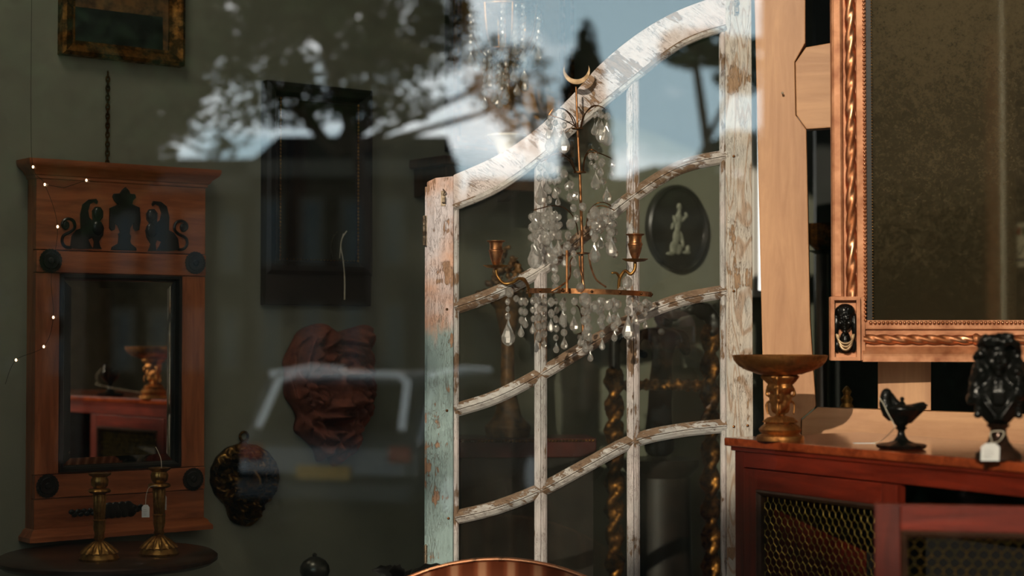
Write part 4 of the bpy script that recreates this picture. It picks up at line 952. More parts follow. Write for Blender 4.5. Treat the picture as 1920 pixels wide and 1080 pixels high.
# ebonised inner frame and bevelled glass
f0, f1, g0, g1 = px_(112), px_(339), pz_(880), pz_(516)
MB().sweep([(f0, g0), (f1, g0), (f1, g1), (f0, g1)], [(0, -.034), (0, -.056), (.007, -.056), (.012, -.046), (.012, -.034)], True).build('inner_frame', 'ebony', pm)
a0, a1, b0, b1 = f0 + .011, f1 - .011, g0 + .011, g1 - .011; bv = .020
mgb = MB()
mgb.add([(a0 + bv, -.040, b0 + bv), (a1 - bv, -.040, b0 + bv), (a1 - bv, -.040, b1 - bv), (a0 + bv, -.040, b1 - bv), (a0, -.0375, b0), (a1, -.0375, b0), (a1, -.0375, b1), (a0, -.0375, b1)],
        [(0, 1, 2, 3), (0, 4, 5, 1), (1, 5, 6, 2), (2, 6, 7, 3), (3, 7, 4, 0)])
mgl = mgb.build('mirror_glass', 'mirror', pm)
def zz_(x, y): return (40 + x / 2.7, 290 + y / 2.7)
def PMp(x, y): q_ = zz_(x, y); return (px_(*q_), zW(*q_) - B0)
sph = [(245, 472), (252, 415), (272, 385), (298, 372), (296, 305), (308, 252), (338, 228), (376, 224), (385, 238), (380, 250), (366, 240), (346, 250), (335, 285), (342, 320), (358, 334), (356, 284), (372, 264), (398, 266), (412, 288), (410, 318), (396, 336), (416, 372), (410, 408), (390, 440), (396, 462), (404, 478), (362, 476), (366, 440), (358, 420), (336, 430), (348, 456), (360, 476), (300, 478)]
tl = [(250, 470), (222, 466), (205, 442), (212, 410), (246, 392), (268, 368), (262, 336), (236, 324), (212, 336), (206, 358), (222, 374), (234, 362), (226, 350)]
for mir in (False, True):
    f_ = (lambda x: 1042 - x) if mir else (lambda x: x)
    dyy = 11 if mir else 0
    mbs = MB().prism([PMp(f_(x), y + dyy) for x, y in sph], -.054, -.050)
    mbs.tube(cr([Vector((PMp(f_(x), y + dyy)[0], -.052, PMp(f_(x), y + dyy)[1])) for x, y in tl], 5), .0036, 8)
    mbs.ell((PMp(f_(224), 356 + dyy)[0], -.052, PMp(f_(224), 356 + dyy)[1]), (.009, .004, .009))
    mbs.ell((PMp(f_(384), 298 + dyy)[0], -.053, PMp(f_(384), 298 + dyy)[1]), (.012, .007, .015)); mbs.ell((PMp(f_(385), 372 + dyy)[0], -.052, PMp(f_(385), 372 + dyy)[1]), (.015, .008, .018))
    mbs.build('sphinx_mount', 'ebony', pm, 35)
urn = [(524, 164), (542, 182), (548, 198), (572, 200), (578, 218), (562, 232), (558, 252), (596, 268), (600, 330), (592, 382), (574, 388), (564, 372), (564, 345), (548, 372), (544, 400), (552, 412), (548, 440), (552, 452), (578, 472), (580, 486), (450, 482), (456, 466), (486, 450), (490, 412), (486, 402), (496, 392), (484, 360), (472, 350), (470, 380), (452, 386), (442, 372), (444, 270), (486, 252), (468, 236), (458, 212), (464, 198), (496, 196), (506, 180)]
MB().prism([PMp(x, y) for x, y in urn], -.056, -.050).build('urn_mount', 'ebony', pm, bevel=.0015)
sm = MB()
for i in range(24):
    x = 350 + i * 15; 
    yy = 762 + (8 if i % 2 else -6)
    sm.ell((px_(x / 2.57), -.051, zW(x / 2.57, 660 + (yy - (i - 12) * 1.2) / 2.57) - B0), (.008 + .007 * (8 < i < 20), .004, .006 + .010 * (8 < i < 20)), 10, 6)
sm.build('scroll_mount', 'ebony', pm, 60)
ch = MB(); zt, zc = zW(217, 119) - B0, pz_(312); xx = px_(217, 200)
for i in range(int((zt - zc) / .011)):
    zz = zc + i * .011; ch.tube([(xx + .005 * math.cos(2 * PI * q / 8) * (1 if i % 2 else .25), -.006 + .004 * math.cos(2 * PI * q / 8) * (.2 if i % 2 else 1), zz + .008 * math.sin(2 * PI * q / 8)) for q in range(8)], .0018, 5, True)
ch.build('hanging_chain', 'wire', pm)

# ================================================================ other things on the wall
def wall_thing(name, label, cat, px, py, dy=0.0):
    x = WALL(px, py, dy)[0]; z = zW(px, py, dy)
    t = thing(name, label, cat, wall_pos(x, 0, z), WALL.yaw)
    loc = lambda a, b, d_=dy: (WALL(a, b, d_)[0] - x, zW(a, b, d_) - z)
    return t, loc
t, l = wall_thing('picture_frame', 'dim gilt frame with a dark painted panel hung above the pier mirror', 'picture', 232, 112, -.03)
o0, o1 = l(118, 60)[0], l(348, 60)[0]; z1 = l(232, -70)[1]
MB().sweep([(o0, 0), (o1, 0), (o1, z1), (o0, z1)], [(0, 0), (0, -.028), (.008, -.034), (.022, -.028), (.030, -.018), (.036, -.016), (.036, 0)], True).build('frame', 'old_gold', t, 30)
MB().box(o0 + .03, o1 - .03, -.010, -.004, .03, z1 - .03).build('brown_mount', 'carved_brown', t)
p0, p1 = l(141, 52), l(311, 52)
MB().box(p0[0], p1[0], -.014, -.010, l(226, 84)[1], l(226, 20)[1]).build('painted_panel', 'painting', t)

t, l = wall_thing('black_framed_mirror', 'tall black framed wall mirror with a fine gold beaded slip', 'mirror', 600, 573, -.03)
o0, o1 = l(500, 400)[0], l(698, 400)[0]; z1 = l(600, 160)[1]; zb_ = l(600, 516)[1]
MB().box(o0, o1, -.012, 0, 0, z1).build('back_board', 'black_frame', t)
MB().sweep([(o0, zb_), (o1, zb_), (o1, z1), (o0, z1)], [(0, 0), (0, -.030), (.010, -.036), (.024, -.030), (.034, -.016), (.040, -.016), (.040, 0)], True).build('frame', 'black_frame', t, 30)
MB().box(o0, o1, -.028, -.010, 0, zb_ + .002).build('lower_panel', 'black_frame', t, bevel=.003)
MB().box(o0 + .03, o1 - .03, -.008, -.004, .008, zb_ - .008).build('panel_recess', 'ebony', t)
MB().box(l(528, 400)[0], l(672, 400)[0], -.017, -.012, l(600, 488)[1], l(600, 190)[1]).build('mirror_glass', 'dark_mirror', t)
bs = MB(); e0, e1, e2, e3 = l(530, 400)[0], l(676, 400)[0], l(600, 487)[1], l(600, 190)[1]
z = e2
while z < e3:
    for x in (e0, e1): bs.ell((x, -.019, z), (.0026 if x == e1 else .0016, .0026, .0042), 8, 5)
    z += .0092
x = e0
while x < e1: bs.ell((x, -.019, e2), (.0028, .002, .0012), 6, 4); x += .010
bs.build('beaded_slip', 'brass', t, 60)
xs_, zs_ = l(646, 560)
price = thing('hanging_string', 'pale looped string hanging down the front of the black mirror', 'string', wall_pos(WALL(646, 560, -.03)[0], -.040, zW(646, 562, -.03)), WALL.yaw)
sq = lambda a, b: Vector((WALL(a, b, -.04)[0] - WALL(646, 560, -.03)[0], 0, zW(a, b, -.04) - zW(646, 562, -.03)))
MB().tube(cr([sq(650, 433), sq(642, 446), sq(639, 462), sq(643, 486), sq(646, 520), sq(646, 562)], 6), [.0012] * 24 + [.0018] * 7, 6).build('string_strand', 'string', price)
MB().tube(cr([sq(644, 438), sq(640, 452), sq(638, 470), sq(637, 484)], 5), .0009, 5).build('loose_end', 'string', price)

# terracotta mask
t, l = wall_thing('grotesque_mask', 'rusty brown grotesque face mask hung on the grey wall', 'mask', 612, 876, 0)
ol = [(545, 640), (560, 618), (600, 606), (625, 622), (650, 616), (684, 610), (688, 640), (692, 690), (694, 740), (686, 780), (670, 805), (662, 840), (640, 862), (622, 874), (608, 856), (592, 866), (584, 842), (562, 820), (548, 806), (552, 780), (542, 760), (530, 740), (530, 700), (528, 676)]
olw = [tuple(q_) for q_ in cr([Vector(l(a, b)) for a, b in ol + ol[:1]], 4)][:-1]
mc = l(612, 740); u_ = (l(690, 740)[0] - l(530, 740)[0]) / 160          # one photo pixel across on the wall
uz = (l(612, 700)[1] - l(612, 800)[1]) / 100
def mask_h(x, z, r):
    X, Z = (x - l(612, 740)[0]) / u_, (z - mc[1]) / uz                   # in photo pixels from the middle
    h = .060 * (1 - r ** 2.6) ** .6
    h += .050 * g2(X, Z, 0, 4, 9, 34) + .030 * g2(X, Z, 0, -20, 18, 9) + .016 * (g2(X, Z, -13, -20, 7, 6) + g2(X, Z, 13, -20, 7, 6))
    h -= .042 * (g2(X, Z, -27, 22, 15, 9) + g2(X, Z, 27, 22, 15, 9))
    h += .026 * (g2(X, Z, -27, 20, 8, 5) + g2(X, Z, 27, 20, 8, 5))
    h += .040 * (g2(X, Z, -28, 40, 20, 6) + g2(X, Z, 28, 40, 20, 6)) - .02 * g2(X, Z, 0, 46, 5, 10)
    h += .030 * (g2(X, Z, -36, -10, 14, 12) + g2(X, Z, 36, -10, 14, 12))
    h -= .050 * g2(X, Z, 0, -54, 22, 8); h += .024 * (g2(X, Z, -12, -40, 16, 5) + g2(X, Z, 12, -40, 16, 5) + g2(X, Z, 0, -68, 17, 6))
    th = math.atan2(Z, X); rr = math.hypot(X / 56, (Z + 6) / 86)
    edge = max(0, min(1, (rr - .66) / .18)) * (1 - .6 * r ** 8)
    lock = abs(math.sin(th * 9 + 1.6 * math.sin(rr * 9) + 1.2 * mnoise.noise(Vector((X * .03, Z * .03, 1)))))
    h += edge * (.030 * lock ** .8 * (.55 + .45 * math.sin(rr * 22 + th * 7)))
    h += .005 * mnoise.noise(Vector((X * .14, Z * .14, 3)))
    h += .026 * (g2(X, Z, -44, 112, 14, 12) + g2(X, Z, 62, 112, 14, 14) + g2(X, Z, 2, 108, 18, 13))
    for bx_ in (-28, -12, 4, 20, 34): h += .020 * g2(X, Z, bx_ + 3 * math.sin(Z * .12 + bx_), -100 - abs(bx_ - 2) * -.35, 5, 24)
    h = max(h, .002 + .02 * (1 - r))
    return h + .008
relief(olw, mask_h, 150, 70, -0.004).build('mask_body', 'terracotta', t, 180)

# bronze lion plaque
t, l = wall_thing('lion_knocker', 'round dark bronze lion head knocker plaque with a hanging loop', 'door knocker', 456, 986, 0)
ol = [(393 + 0, 898)]
ol = []
for i in range(60):
    a = 2 * PI * i / 60; dx, dz = math.cos(a), math.sin(a)
    def far(cx_, cz_, rr_):
        b_ = dx * cx_ + dz * cz_; q_ = b_ * b_ - (cx_ * cx_ + cz_ * cz_ - rr_ * rr_); return b_ + math.sqrt(q_) if q_ > 0 else 0
    rr_ = max(far(0, 4, 63), far(0, -55, 33)) * (1 + .012 * math.sin(a * 16)); ol.append((456 + rr_ * dx, 898 - rr_ * dz))
olw = [l(a, b) for a, b in ol]; lc = l(456, 896); u_ = (l(519, 896)[0] - l(393, 896)[0]) / 126; uz = (l(456, 850)[1] - l(456, 950)[1]) / 100
def lion_h(x, z, r):
    X, Z = (x - l(456, 740)[0]) / u_, (z - lc[1]) / uz
    h = .012 + .012 * (1 - r ** 6) + .040 * math.exp(-(X / 34) ** 2 - ((Z + 4) / 38) ** 2)
    th = math.atan2(Z + 4, X); rr = math.hypot(X, Z + 4); mane = max(0, min(1, (rr - 26) / 10)) * (1 - r ** 10)
    w1 = math.sin(th * 11 + .10 * rr + 1.4 * math.sin(rr * .22)); w2 = math.sin(th * 19 - .16 * rr + 1.2 * math.sin(rr * .3 + th * 3))
    h += mane * (.016 * abs(w1) ** .7 * (.6 + .4 * math.sin(rr * .30 + th * 5)) + .007 * w2)
    h += .026 * g2(X, Z, 0, 0, 7, 18) + .020 * g2(X, Z, 0, -14, 12, 6) - .022 * (g2(X, Z, -14, 10, 7, 4.5) + g2(X, Z, 14, 10, 7, 4.5)) + .012 * (g2(X, Z, -14, 9, 3.2, 2.6) + g2(X, Z, 14, 9, 3.2, 2.6))
    h += .017 * (g2(X, Z, -14, 18, 10, 3.5) + g2(X, Z, 14, 18, 10, 3.5)) + .016 * (g2(X, Z, -11, -21, 8, 6) + g2(X, Z, 11, -21, 8, 6)) - .024 * g2(X, Z, 0, -31, 15, 3.5) + .016 * g2(X, Z, 0, -40, 12, 6)
    h += .016 * (g2(X, Z, -26, 26, 7, 7) + g2(X, Z, 26, 26, 7, 7))
    tor = math.hypot(X / 17, (Z + 62) / 15); h += .022 * math.exp(-((tor - 1) / .22) ** 2)
    return max(h, .004)
relief(olw, lion_h, 160, 70, 0.0).build('lion_head', 'dark_bronze', t, 180)
rc = l(453, 818)
MB().tube([(rc[0] + .011 * math.cos(a), -.012, rc[1] + .011 * math.sin(a)) for a in [2 * PI * i / 20 for i in range(20)]], .0035, 8, True).build('hanging_loop', 'dark_bronze', t, 60)
MB().box(rc[0] - .008, rc[0] + .008, -.016, 0, l(453, 846)[1], l(453, 828)[1]).build('loop_mount', 'dark_bronze', t, bevel=.003)

# oval cameo plaque behind the door glass
t, l = wall_thing('oval_plaque', 'oval black plaque with a pale relief figure on the wall behind the door glass', 'plaque', 1265, 510, 0)
oc = l(1265, 428); ra = (l(1321, 428)[0] - l(1210, 428)[0]) / 2; rz = (l(1265, 346)[1] - l(1265, 508)[1]) / 2
ov = lambda k: [(oc[0] + ra * k * math.cos(2 * PI * i / 64), oc[1] + rz * k * math.sin(2 * PI * i / 64)) for i in range(64)]
MB().prism(ov(.94), -.012, 0).build('black_ground', 'ebony', t)
MB().sweep(ov(1.0), [(0, 0), (0, -.018), (.006, -.024), (.014, -.018), (.016, 0)], True).build('oval_rim', 'ebony', t, 40)
fgm = MB()
def OE(px, py, a, b_, tilt=0): x, z = l(px, py); fgm.ell((x, -.013, z), (a * .0022, .007, b_ * .0017), 12, 8, rot=Matrix.Rotation(tilt, 3, 'Y').to_quaternion().to_matrix().to_euler() if tilt else None)
for a in ((1268, 388, 4.5, 7), (1268, 396, 3, 5), (1267, 408, 6, 10), (1265, 424, 5.5, 12, .1), (1263, 444, 7, 15, .12), (1258, 464, 8, 12, .2), (1266, 468, 8, 10), (1275, 412, 3, 9, .9), (1281, 404, 2.5, 6, -.4), (1259, 412, 2.5, 9, -.4), (1255, 424, 2.5, 7, .3), (1273, 450, 3, 16, -.25), (1252, 476, 9, 4), (1282, 474, 8, 3.5), (1284, 466, 4, 6)): OE(*a)
fgm.build('relief_figure', 'relief_grey', t, remesh=.0022)

# ================================================================ low left: round table and candlesticks
tz = at(190, 1050, 3.64).z; tc_ = at(203, 1030, 3.74)
rt = thing('round_table', 'dark polished round side table under the pier mirror', 'table', (tc_.x, tc_.y, FLOOR))
th_ = tz - FLOOR
MB().lathe([(0, th_ - .022), (.225, th_ - .022), (.236, th_ - .014), (.236, th_ - .006), (.228, th_), (0, th_)], 72).build('table_top', 'dark_wood', rt, 40)
MB().lathe([(.03, .05), (.035, .1), (.05, .18), (.03, .3), (.025, .5), (.04, .62), (.03, th_ - .06), (.09, th_ - .022)], 32).build('pedestal', 'dark_wood', rt, 40)
for i in range(3):
    a = i * 2 * PI / 3 + .4; MB().tube(cr([Vector((.03 * math.cos(a), .03 * math.sin(a), .14)), Vector((.12 * math.cos(a), .12 * math.sin(a), .11)), Vector((.18 * math.cos(a), .18 * math.sin(a), .018))], 6), [.02] * 6 + [.018] * 6 + [.016], 8).build('leg', 'dark_wood', rt, 60)
def candlestick(px, py, H, label, group='pair of brass candlesticks'):
    d = ray(px, py); q_ = CAMP + d * ((tz - EYE) / d.z); K = q_.y / F
    t = thing('candlestick', label, 'candlestick', (q_.x, q_.y, tz), 0, group)
    Hs = lambda pts: [(r * K, z * K * H / 165) for r, z in pts]
    MB().lathe(Hs([(0, 0), (36, 0), (37, 4), (34, 9), (32, 13), (33, 15), (26, 22), (16, 30), (8, 36), (7, 40)]), 48, flute=0).build('foot', 'brass', t, 40)
    MB().lathe(Hs([(33, 14), (30, 19), (22, 27), (14, 33), (9, 36)]), 60, flute=15, amp=.09).build('fluted_skirt', 'brass', t, 60)
    MB().lathe(Hs([(6, 36), (10, 41), (8, 47), (9, 52), (11, 62), (10, 72), (12, 76), (9, 78)]), 40, flute=8, amp=.08).build('leafy_knop', 'brass', t, 60)
    MB().lathe(Hs([(9, 78), (10, 80), (11, 110), (12, 124), (9, 126)]), 48, flute=12, amp=.07).build('reeded_column', 'brass', t, 60)
    MB().lathe(Hs([(8, 125), (18, 128), (21, 131), (18, 135), (10, 136), (15, 142), (16, 152), (13, 158), (20, 162), (21, 165), (11, 165), (10, 150)]), 40, flute=10, amp=.05).build('candle_socket', 'brass', t, 50)
    return t, q_, K
candlestick(186, 1050, 162, 'left brass candlestick with reeded column and no price tags')
t_, q_, K = candlestick(298, 1040, 162, 'right brass candlestick with reeded column and white tags on its neck')
o_ = at(273, 970, q_.y - .016)
price_tag('front white price tag hanging left of the right candlestick', o_, .1, .0165, .027, [(0, 0, .0255), tuple(rel(274, 930, q_.y - .016, o_)), tuple(rel(279, 914, q_.y - .022, o_)), tuple(rel(291, 911, q_.y - .026, o_)), tuple(rel(302, 914, q_.y - .022, o_))])
o_ = at(307, 956, q_.y + .02)
price_tag('dimmer price tag hanging behind the right candlestick column', o_, -.15, .0125, .034, [(0, 0, .032), tuple(rel(306, 922, q_.y + .02, o_)), tuple(rel(303, 912, q_.y + .012, o_)), tuple(rel(300, 909, q_.y, o_))])
o_ = at(303, 880, q_.y); cs = thing('loose_thread', 'pale thread standing up out of the right candlestick', 'string', o_)
MB().tube(cr([Vector((0, 0, 0)), Vector(rel(302, 862, q_.y, o_)), Vector(rel(297, 848, q_.y, o_)), Vector(rel(292, 838, q_.y, o_))], 6), .0008, 5).build('thread', 'string', cs)

# ================================================================ low middle: copper tray, dark leaves, pewter dome
ztop = at(932, 1043, 3.45).z; RT = (ztop - FLOOR) / 2 / math.cos(math.radians(9))
tray = thing('round_tray', 'large round red-brown banded tray with a bright rim standing before the door panel', 'tray', (at(932, 1043, 3.45).x, 3.30, FLOOR))
trm = Matrix.Rotation(math.radians(-9), 4, 'X') @ Matrix.Translation((0, 0, RT)) @ Matrix.Rotation(PI / 2, 4, 'X')
# dished face with a faintly fluted edge
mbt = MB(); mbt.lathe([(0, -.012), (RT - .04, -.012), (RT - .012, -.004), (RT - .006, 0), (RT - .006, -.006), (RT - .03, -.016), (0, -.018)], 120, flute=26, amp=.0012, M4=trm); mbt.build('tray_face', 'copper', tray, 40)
MB().tube([trm @ Vector(((RT - .005) * math.cos(2 * PI * i / 120), (RT - .005) * math.sin(2 * PI * i / 120), -.002)) for i in range(120)], .0045, 8, True).build('rolled_rim', 'copper_rim', tray, 60)
lf0 = at(762, 1085, 3.72)
lf = thing('leaf_ornament', 'small cluster of blackened metal leaves left of the round tray', 'ornament', (lf0.x, lf0.y, FLOOR))
hL = lf0.z - FLOOR
MB().lathe([(.0, 0), (.06, 0), (.06, .015), (.015, .03), (.010, hL), (0, hL)], 20).build('stand', 'leaf_metal', lf, 40)
for i in range(11):
    a = i * 2.4; e = .25 + .5 * ((i * 37) % 10) / 10; L_ = .055 + .02 * (i % 3); mbl = MB(); pts = []
    for j in range(9):
        q = j / 8; pts.append(Vector((L_ * q * math.cos(a), L_ * q * math.sin(a) * .7, hL + L_ * e * q - .03 * q * q)))
    for sg in (-1, 1): pass
    wv = [0.001 + .013 * math.sin(PI * min(1, q / 8 * .95 + .03)) * (1 + .2 * (-1) ** q) for q in range(9)]
    mbl.tube(pts, wv, 6, False, .25); mbl.build('leaf', 'leaf_metal', lf, 60)
d0 = at(590, 1072, 4.05); hd_ = d0.z - FLOOR
dm = thing('pewter_dome', 'grey pewter domed finial on a dark stand at the bottom edge', 'ornament', (d0.x, d0.y, FLOOR))
MB().lathe([(0, 0), (.09, 0), (.09, .02), (.03, .05), (.02, hd_ - .03), (.03, hd_ - .012), (0, hd_ - .012)], 28).build('stand', 'black_frame', dm, 40)
MB().lathe([(.030, hd_ - .012), (.036, hd_), (.034, hd_ + .014), (.026, hd_ + .026), (.012, hd_ + .034), (.005, hd_ + .036), (.006, hd_ + .042), (0, hd_ + .045)], 36).build('dome', 'verdigris', dm, 60)

# ================================================================ behind the door: cupboard, urn, tall mirror, chandelier, red chest, carved mirror
cpx0, cpx1 = WALL(838, 292, -.16)[0], WALL(1012, 292, -.16)[0]; ctop = zW(900, 296, -.16)
cb_ = thing('wall_shelf', 'dark brown oak wall shelf showing over the left end of the door panel', 'shelf', wall_pos((cpx0 + cpx1) / 2, 0, ctop - .10), WALL.yaw)
hw = (cpx1 - cpx0) / 2
MB().box(-hw - .012, hw + .012, -.165, -.001, .075, .10).build('shelf_board', 'cupboard', cb_, bevel=.005)
MB().box(-hw, hw, -.155, -.14, .02, .075).build('apron', 'cupboard', cb_, bevel=.003)
for sg in (-1, 1): MB().prism([(-.15, .075), (-.001, .075), (-.001, 0), (-.03, 0), (-.14, .05)], sg * hw * .9 - .01, sg * hw * .9 + .01, Matrix(((0, 1, 0, 0), (1, 0, 0, 0), (0, 0, 1, 0), (0, 0, 0, 1)))).build('bracket', 'cupboard', cb_, bevel=.002)
uo = at(950, 288, 4.60); uo.z = ctop
ur = thing('cream_urn', 'pale cream urn with a wide rim standing on the brown wall shelf', 'urn', tuple(uo))
ku = 4.6 / F
MB().lathe(prf([(0, 0), (18, 0), (20, 4), (14, 8), (16, 16), (20, 26), (24, 34), (34, 44), (38, 47), (38, 50), (30, 50), (0, 42)], ku), 36).build('urn_body', 'cream', ur, 40)
t, l = wall_thing('tall_gilt_mirror', 'tall mottled mirror in a brown and gold frame behind the crystal chandelier', 'mirror', 960, 292, -.03)
o0, o1 = l(846, 150)[0], l(1078, 150)[0]; z1 = l(960, -160)[1]
MB().sweep([(o0, 0), (o1, 0), (o1, z1), (o0, z1)], [(0, 0), (0, -.022), (.006, -.030), (.016, -.030), (.020, -.018), (.028, -.018), (.028, 0)], True).build('frame', 'black_frame', t, 30)
MB().sweep([(o0 + .012, .012), (o1 - .012, .012), (o1 - .012, z1 - .012), (o0 + .012, z1 - .012)], [(-.004, -.028), (-.004, -.036), (.004, -.036), (.004, -.028)], True).build('gilt_slip', 'old_gold', t)
MB().sweep([(o0 + .034, .034), (o1 - .034, .034), (o1 - .034, z1 - .034), (o0 + .034, z1 - .034)], [(-.007, -.01), (-.007, -.020), (.006, -.022), (.006, -.010)], True).build('gilt_edge', 'old_gold', t)
MB().box(o0 + .03, o1 - .03, -.010, -.002, .03, z1 - .03).build('mirror_glass', 'foxed_gold', t)
# hanging chandelier, out of focus
CY_ = 4.42; c0 = at(948, 5, CY_)
cd = thing('crystal_chandelier', 'gold chandelier dripping with crystals hanging in the background at the top', 'chandelier', tuple(c0))
kc = CY_ / F
MB().tube([(0, 0, 3.3 - c0.z), (0, 0, 0), (0, 0, -150 * kc)], .004, 8).build('hanging_rod', 'old_gold', cd)
for z_, R in ((-10, 62), (-90, 38)): MB().tube([(R * kc * math.cos(2 * PI * i / 40), R * kc * math.sin(2 * PI * i / 40), z_ * kc) for i in range(40)], .004, 8, True).build('hoop', 'brass', cd, 60)
for i in range(8):
    a = 2 * PI * i / 8 + .2
    MB().tube(cr([Vector((0, 0, -80 * kc)), Vector((30 * kc * math.cos(a), 30 * kc * math.sin(a), -110 * kc)), Vector((60 * kc * math.cos(a), 60 * kc * math.sin(a), -70 * kc)), Vector((70 * kc * math.cos(a), 70 * kc * math.sin(a), -10 * kc))], 6), .0035, 6).build('curved_arm', 'brass', cd, 60)
rc_ = random.Random(11)
for i in range(34):
    a = rc_.uniform(0, 2 * PI); R = rc_.choice((62, 62, 40, 70, 22)) * kc; zt = (-10 if R > 50 * kc else -90) * kc; mbc = MB(); L_ = rc_.randint(3, 7)
    for j in range(L_): gem_bead(mbc, Vector((R * math.cos(a), R * math.sin(a), zt - (j + .6) * .017)), .0075, rc_.uniform(-1, 1))
    gem_drop(mbc, Vector((R * math.cos(a), R * math.sin(a), zt - (L_ + .1) * .017)), .035, .011, rc_.uniform(-1, 1))
    mbc.build('crystal_strand', 'crystal', cd)
# red lacquer chest with beaded gilt edge
RC = Plane(at(930, 830, 4.45), 6)
ra_ = RC(866, 830)[0]; rb_ = RC(1112, 830)[0]; zt = hit(1000, 822, RC.P, RC.y).z
rcx = thing('red_lacquer_chest', 'low red lacquered chest with gilt beaded edges behind the door panel', 'chest', (RC.P.x, RC.P.y, FLOOR), RC.yaw)
MB().box(ra_, rb_, 0, .16, 0, zt - FLOOR - .02).build('carcass', 'black_frame', rcx)
MB().box(ra_ - .008, rb_ + .008, -.008, .165, zt - FLOOR - .05, zt - FLOOR).build('red_top_band', 'red_lacquer', rcx, bevel=.003)
bd = MB(); x = ra_
while x < rb_: bd.ell((x, -.009, zt - FLOOR - .006), (.0042, .004, .004), 6, 5); x += .0088
bd.build('gilt_bead_edge', 'old_gold', rcx, 60)
# gilt carved flower basket standing on the chest
fb0 = at(952, 818, 4.52)
fb = thing('carved_flower_basket', 'brown gilt carving of a heaped flower basket seen through the left panes', 'carving', (fb0.x, fb0.y, zt))
kf = 4.52 / F; mbf = MB()
mbf.lathe(prf([(0, 0), (40, 0), (44, 20), (26, 40), (14, 90), (12, 180), (24, 240), (44, 262), (50, 270), (0, 270)], kf), 28); 
rf = random.Random(5)
for i in range(120):
    q = rf.random(); x = rf.gauss(0, 24); y = rf.gauss(0, 9); z_ = 268 + max(0, (95 - abs(x) * 1.9)) * rf.random(); mbf.ell((x * kf, y * kf, z_ * kf), (rf.uniform(4, 8) * kf, rf.uniform(4, 8) * kf, rf.uniform(3, 7) * kf), 8, 6)
mbf.build('carved_body', 'carved_brown', fb, remesh=.003)
# empty carved baroque frame with gilt twisted rail
CMP = Plane(at(1240, 622, 4.62), -5.0)
cm = thing('carved_baroque_frame', 'dark carved baroque frame with gilt twisted rails standing behind the door panel', 'frame', (CMP.P.x, CMP.P.y, FLOOR), CMP.yaw)
def CL(px, py): x, z = CMP(px, py); return (x, z + CMP.P.z - FLOOR)
xa, xb = CL(1152, 700)[0], CL(1332, 700)[0]; zt_ = CL(1240, 566)[1]; zr_ = CL(1240, 722)[1]
def carved(p0, p1, R, name, mat, turns, seed):
    """A carved member: twisted ribs with leafy lumps."""
    mb = MB(); r_ = random.Random(seed); p0, p1 = Vector(p0), Vector(p1); d = p1 - p0; t = d.normalized(); a = Vector((0, -1, 0)); b_ = t.cross(a); n_ = int(d.length / .012)
    for i in range(n_):
        f_ = i / n_; ph = f_ * turns * 2 * PI
        for q in range(2):
            c = p0 + d * f_ + a * (R * .65 * math.cos(ph + q * PI)) + b_ * (R * .65 * math.sin(ph + q * PI)); rr = R * r_.uniform(.42, .62)
            mb.ell(c, (rr, rr, rr), 8, 6)
    mb.tube([p0, p1], R * .62, 8)
    return mb.build(name, mat, cm, remesh=.0045)
carved((xa, 0, 0), (xa, 0, CL(1152, 690)[1]), .026, 'carved_post', 'old_gold', 9, 1)
carved((xb, 0, 0), (xb, 0, zt_ - .06), .026, 'carved_post', 'old_gold', 9, 2)
carved((xa, 0, zr_), (xb, 0, zr_), .017, 'twisted_rail', 'old_gold', 5, 3)
mbx = MB(); rx = random.Random(8)
for i in range(90):
    a = rx.uniform(0, PI * .8); R = rx.uniform(.06, .088); c = (xb - .055 + R * math.cos(a) * .9, -.006, zt_ - .085 + R * math.sin(a))
    mbx.ell(c, (rx.uniform(.010, .017), .016, rx.uniform(.010, .017)), 8, 6)
mbx.tube([(xa, 0, CL(1152, 640)[1]), (xa + .05, -.002, zt_ - .03), (xb - .06, -.002, zt_ - .02)], .016, 8)
mbx.tube([(xa, 0, CL(1152, 690)[1] - .01), (xa, 0, CL(1152, 640)[1])], .016, 8)
mbx.build('carved_crest', 'leaf_metal', cm, remesh=.004)
def skin(name, mat, pts, edges, radii, parent, sub=2):
    me = bpy.data.meshes.new(name); me.from_pydata(pts, edges, []); o = bpy.data.objects.new(name, me); COL.objects.link(o); o.parent = parent
    s_ = o.modifiers.new('skin', 'SKIN'); s_.use_smooth_shade = True
    for i, r in enumerate(radii): me.skin_vertices[0].data[i].radius = r if isinstance(r, tuple) else (r, r)
    me.skin_vertices[0].data[0].use_root = True
    q = o.modifiers.new('sub', 'SUBSURF'); q.levels = sub; q.render_levels = sub
    me.materials.append(M[mat]); return o
YS = 4.80; ks = YS / F; so = at(1238, 860, YS)  # solid figure added to give the photographer's dark reflection
stt = thing('reflection_figure', 'dark figure with one bent arm added in place of the reflected photographer in the lower right door pane', 'reflection stand-in', (so.x, YS, FLOOR))
T_ = lambda px, py, dy=0: tuple(at(px, py, YS + dy) - Vector((so.x, YS, FLOOR)))
zp = so.z - FLOOR
MB().lathe([(0, 0), (.13, 0), (.13, .03), (.10, .06), (.085, zp - .05), (.11, zp - .02), (.11, zp), (0, zp)], 28).build('pedestal', 'black_frame', stt, 40)
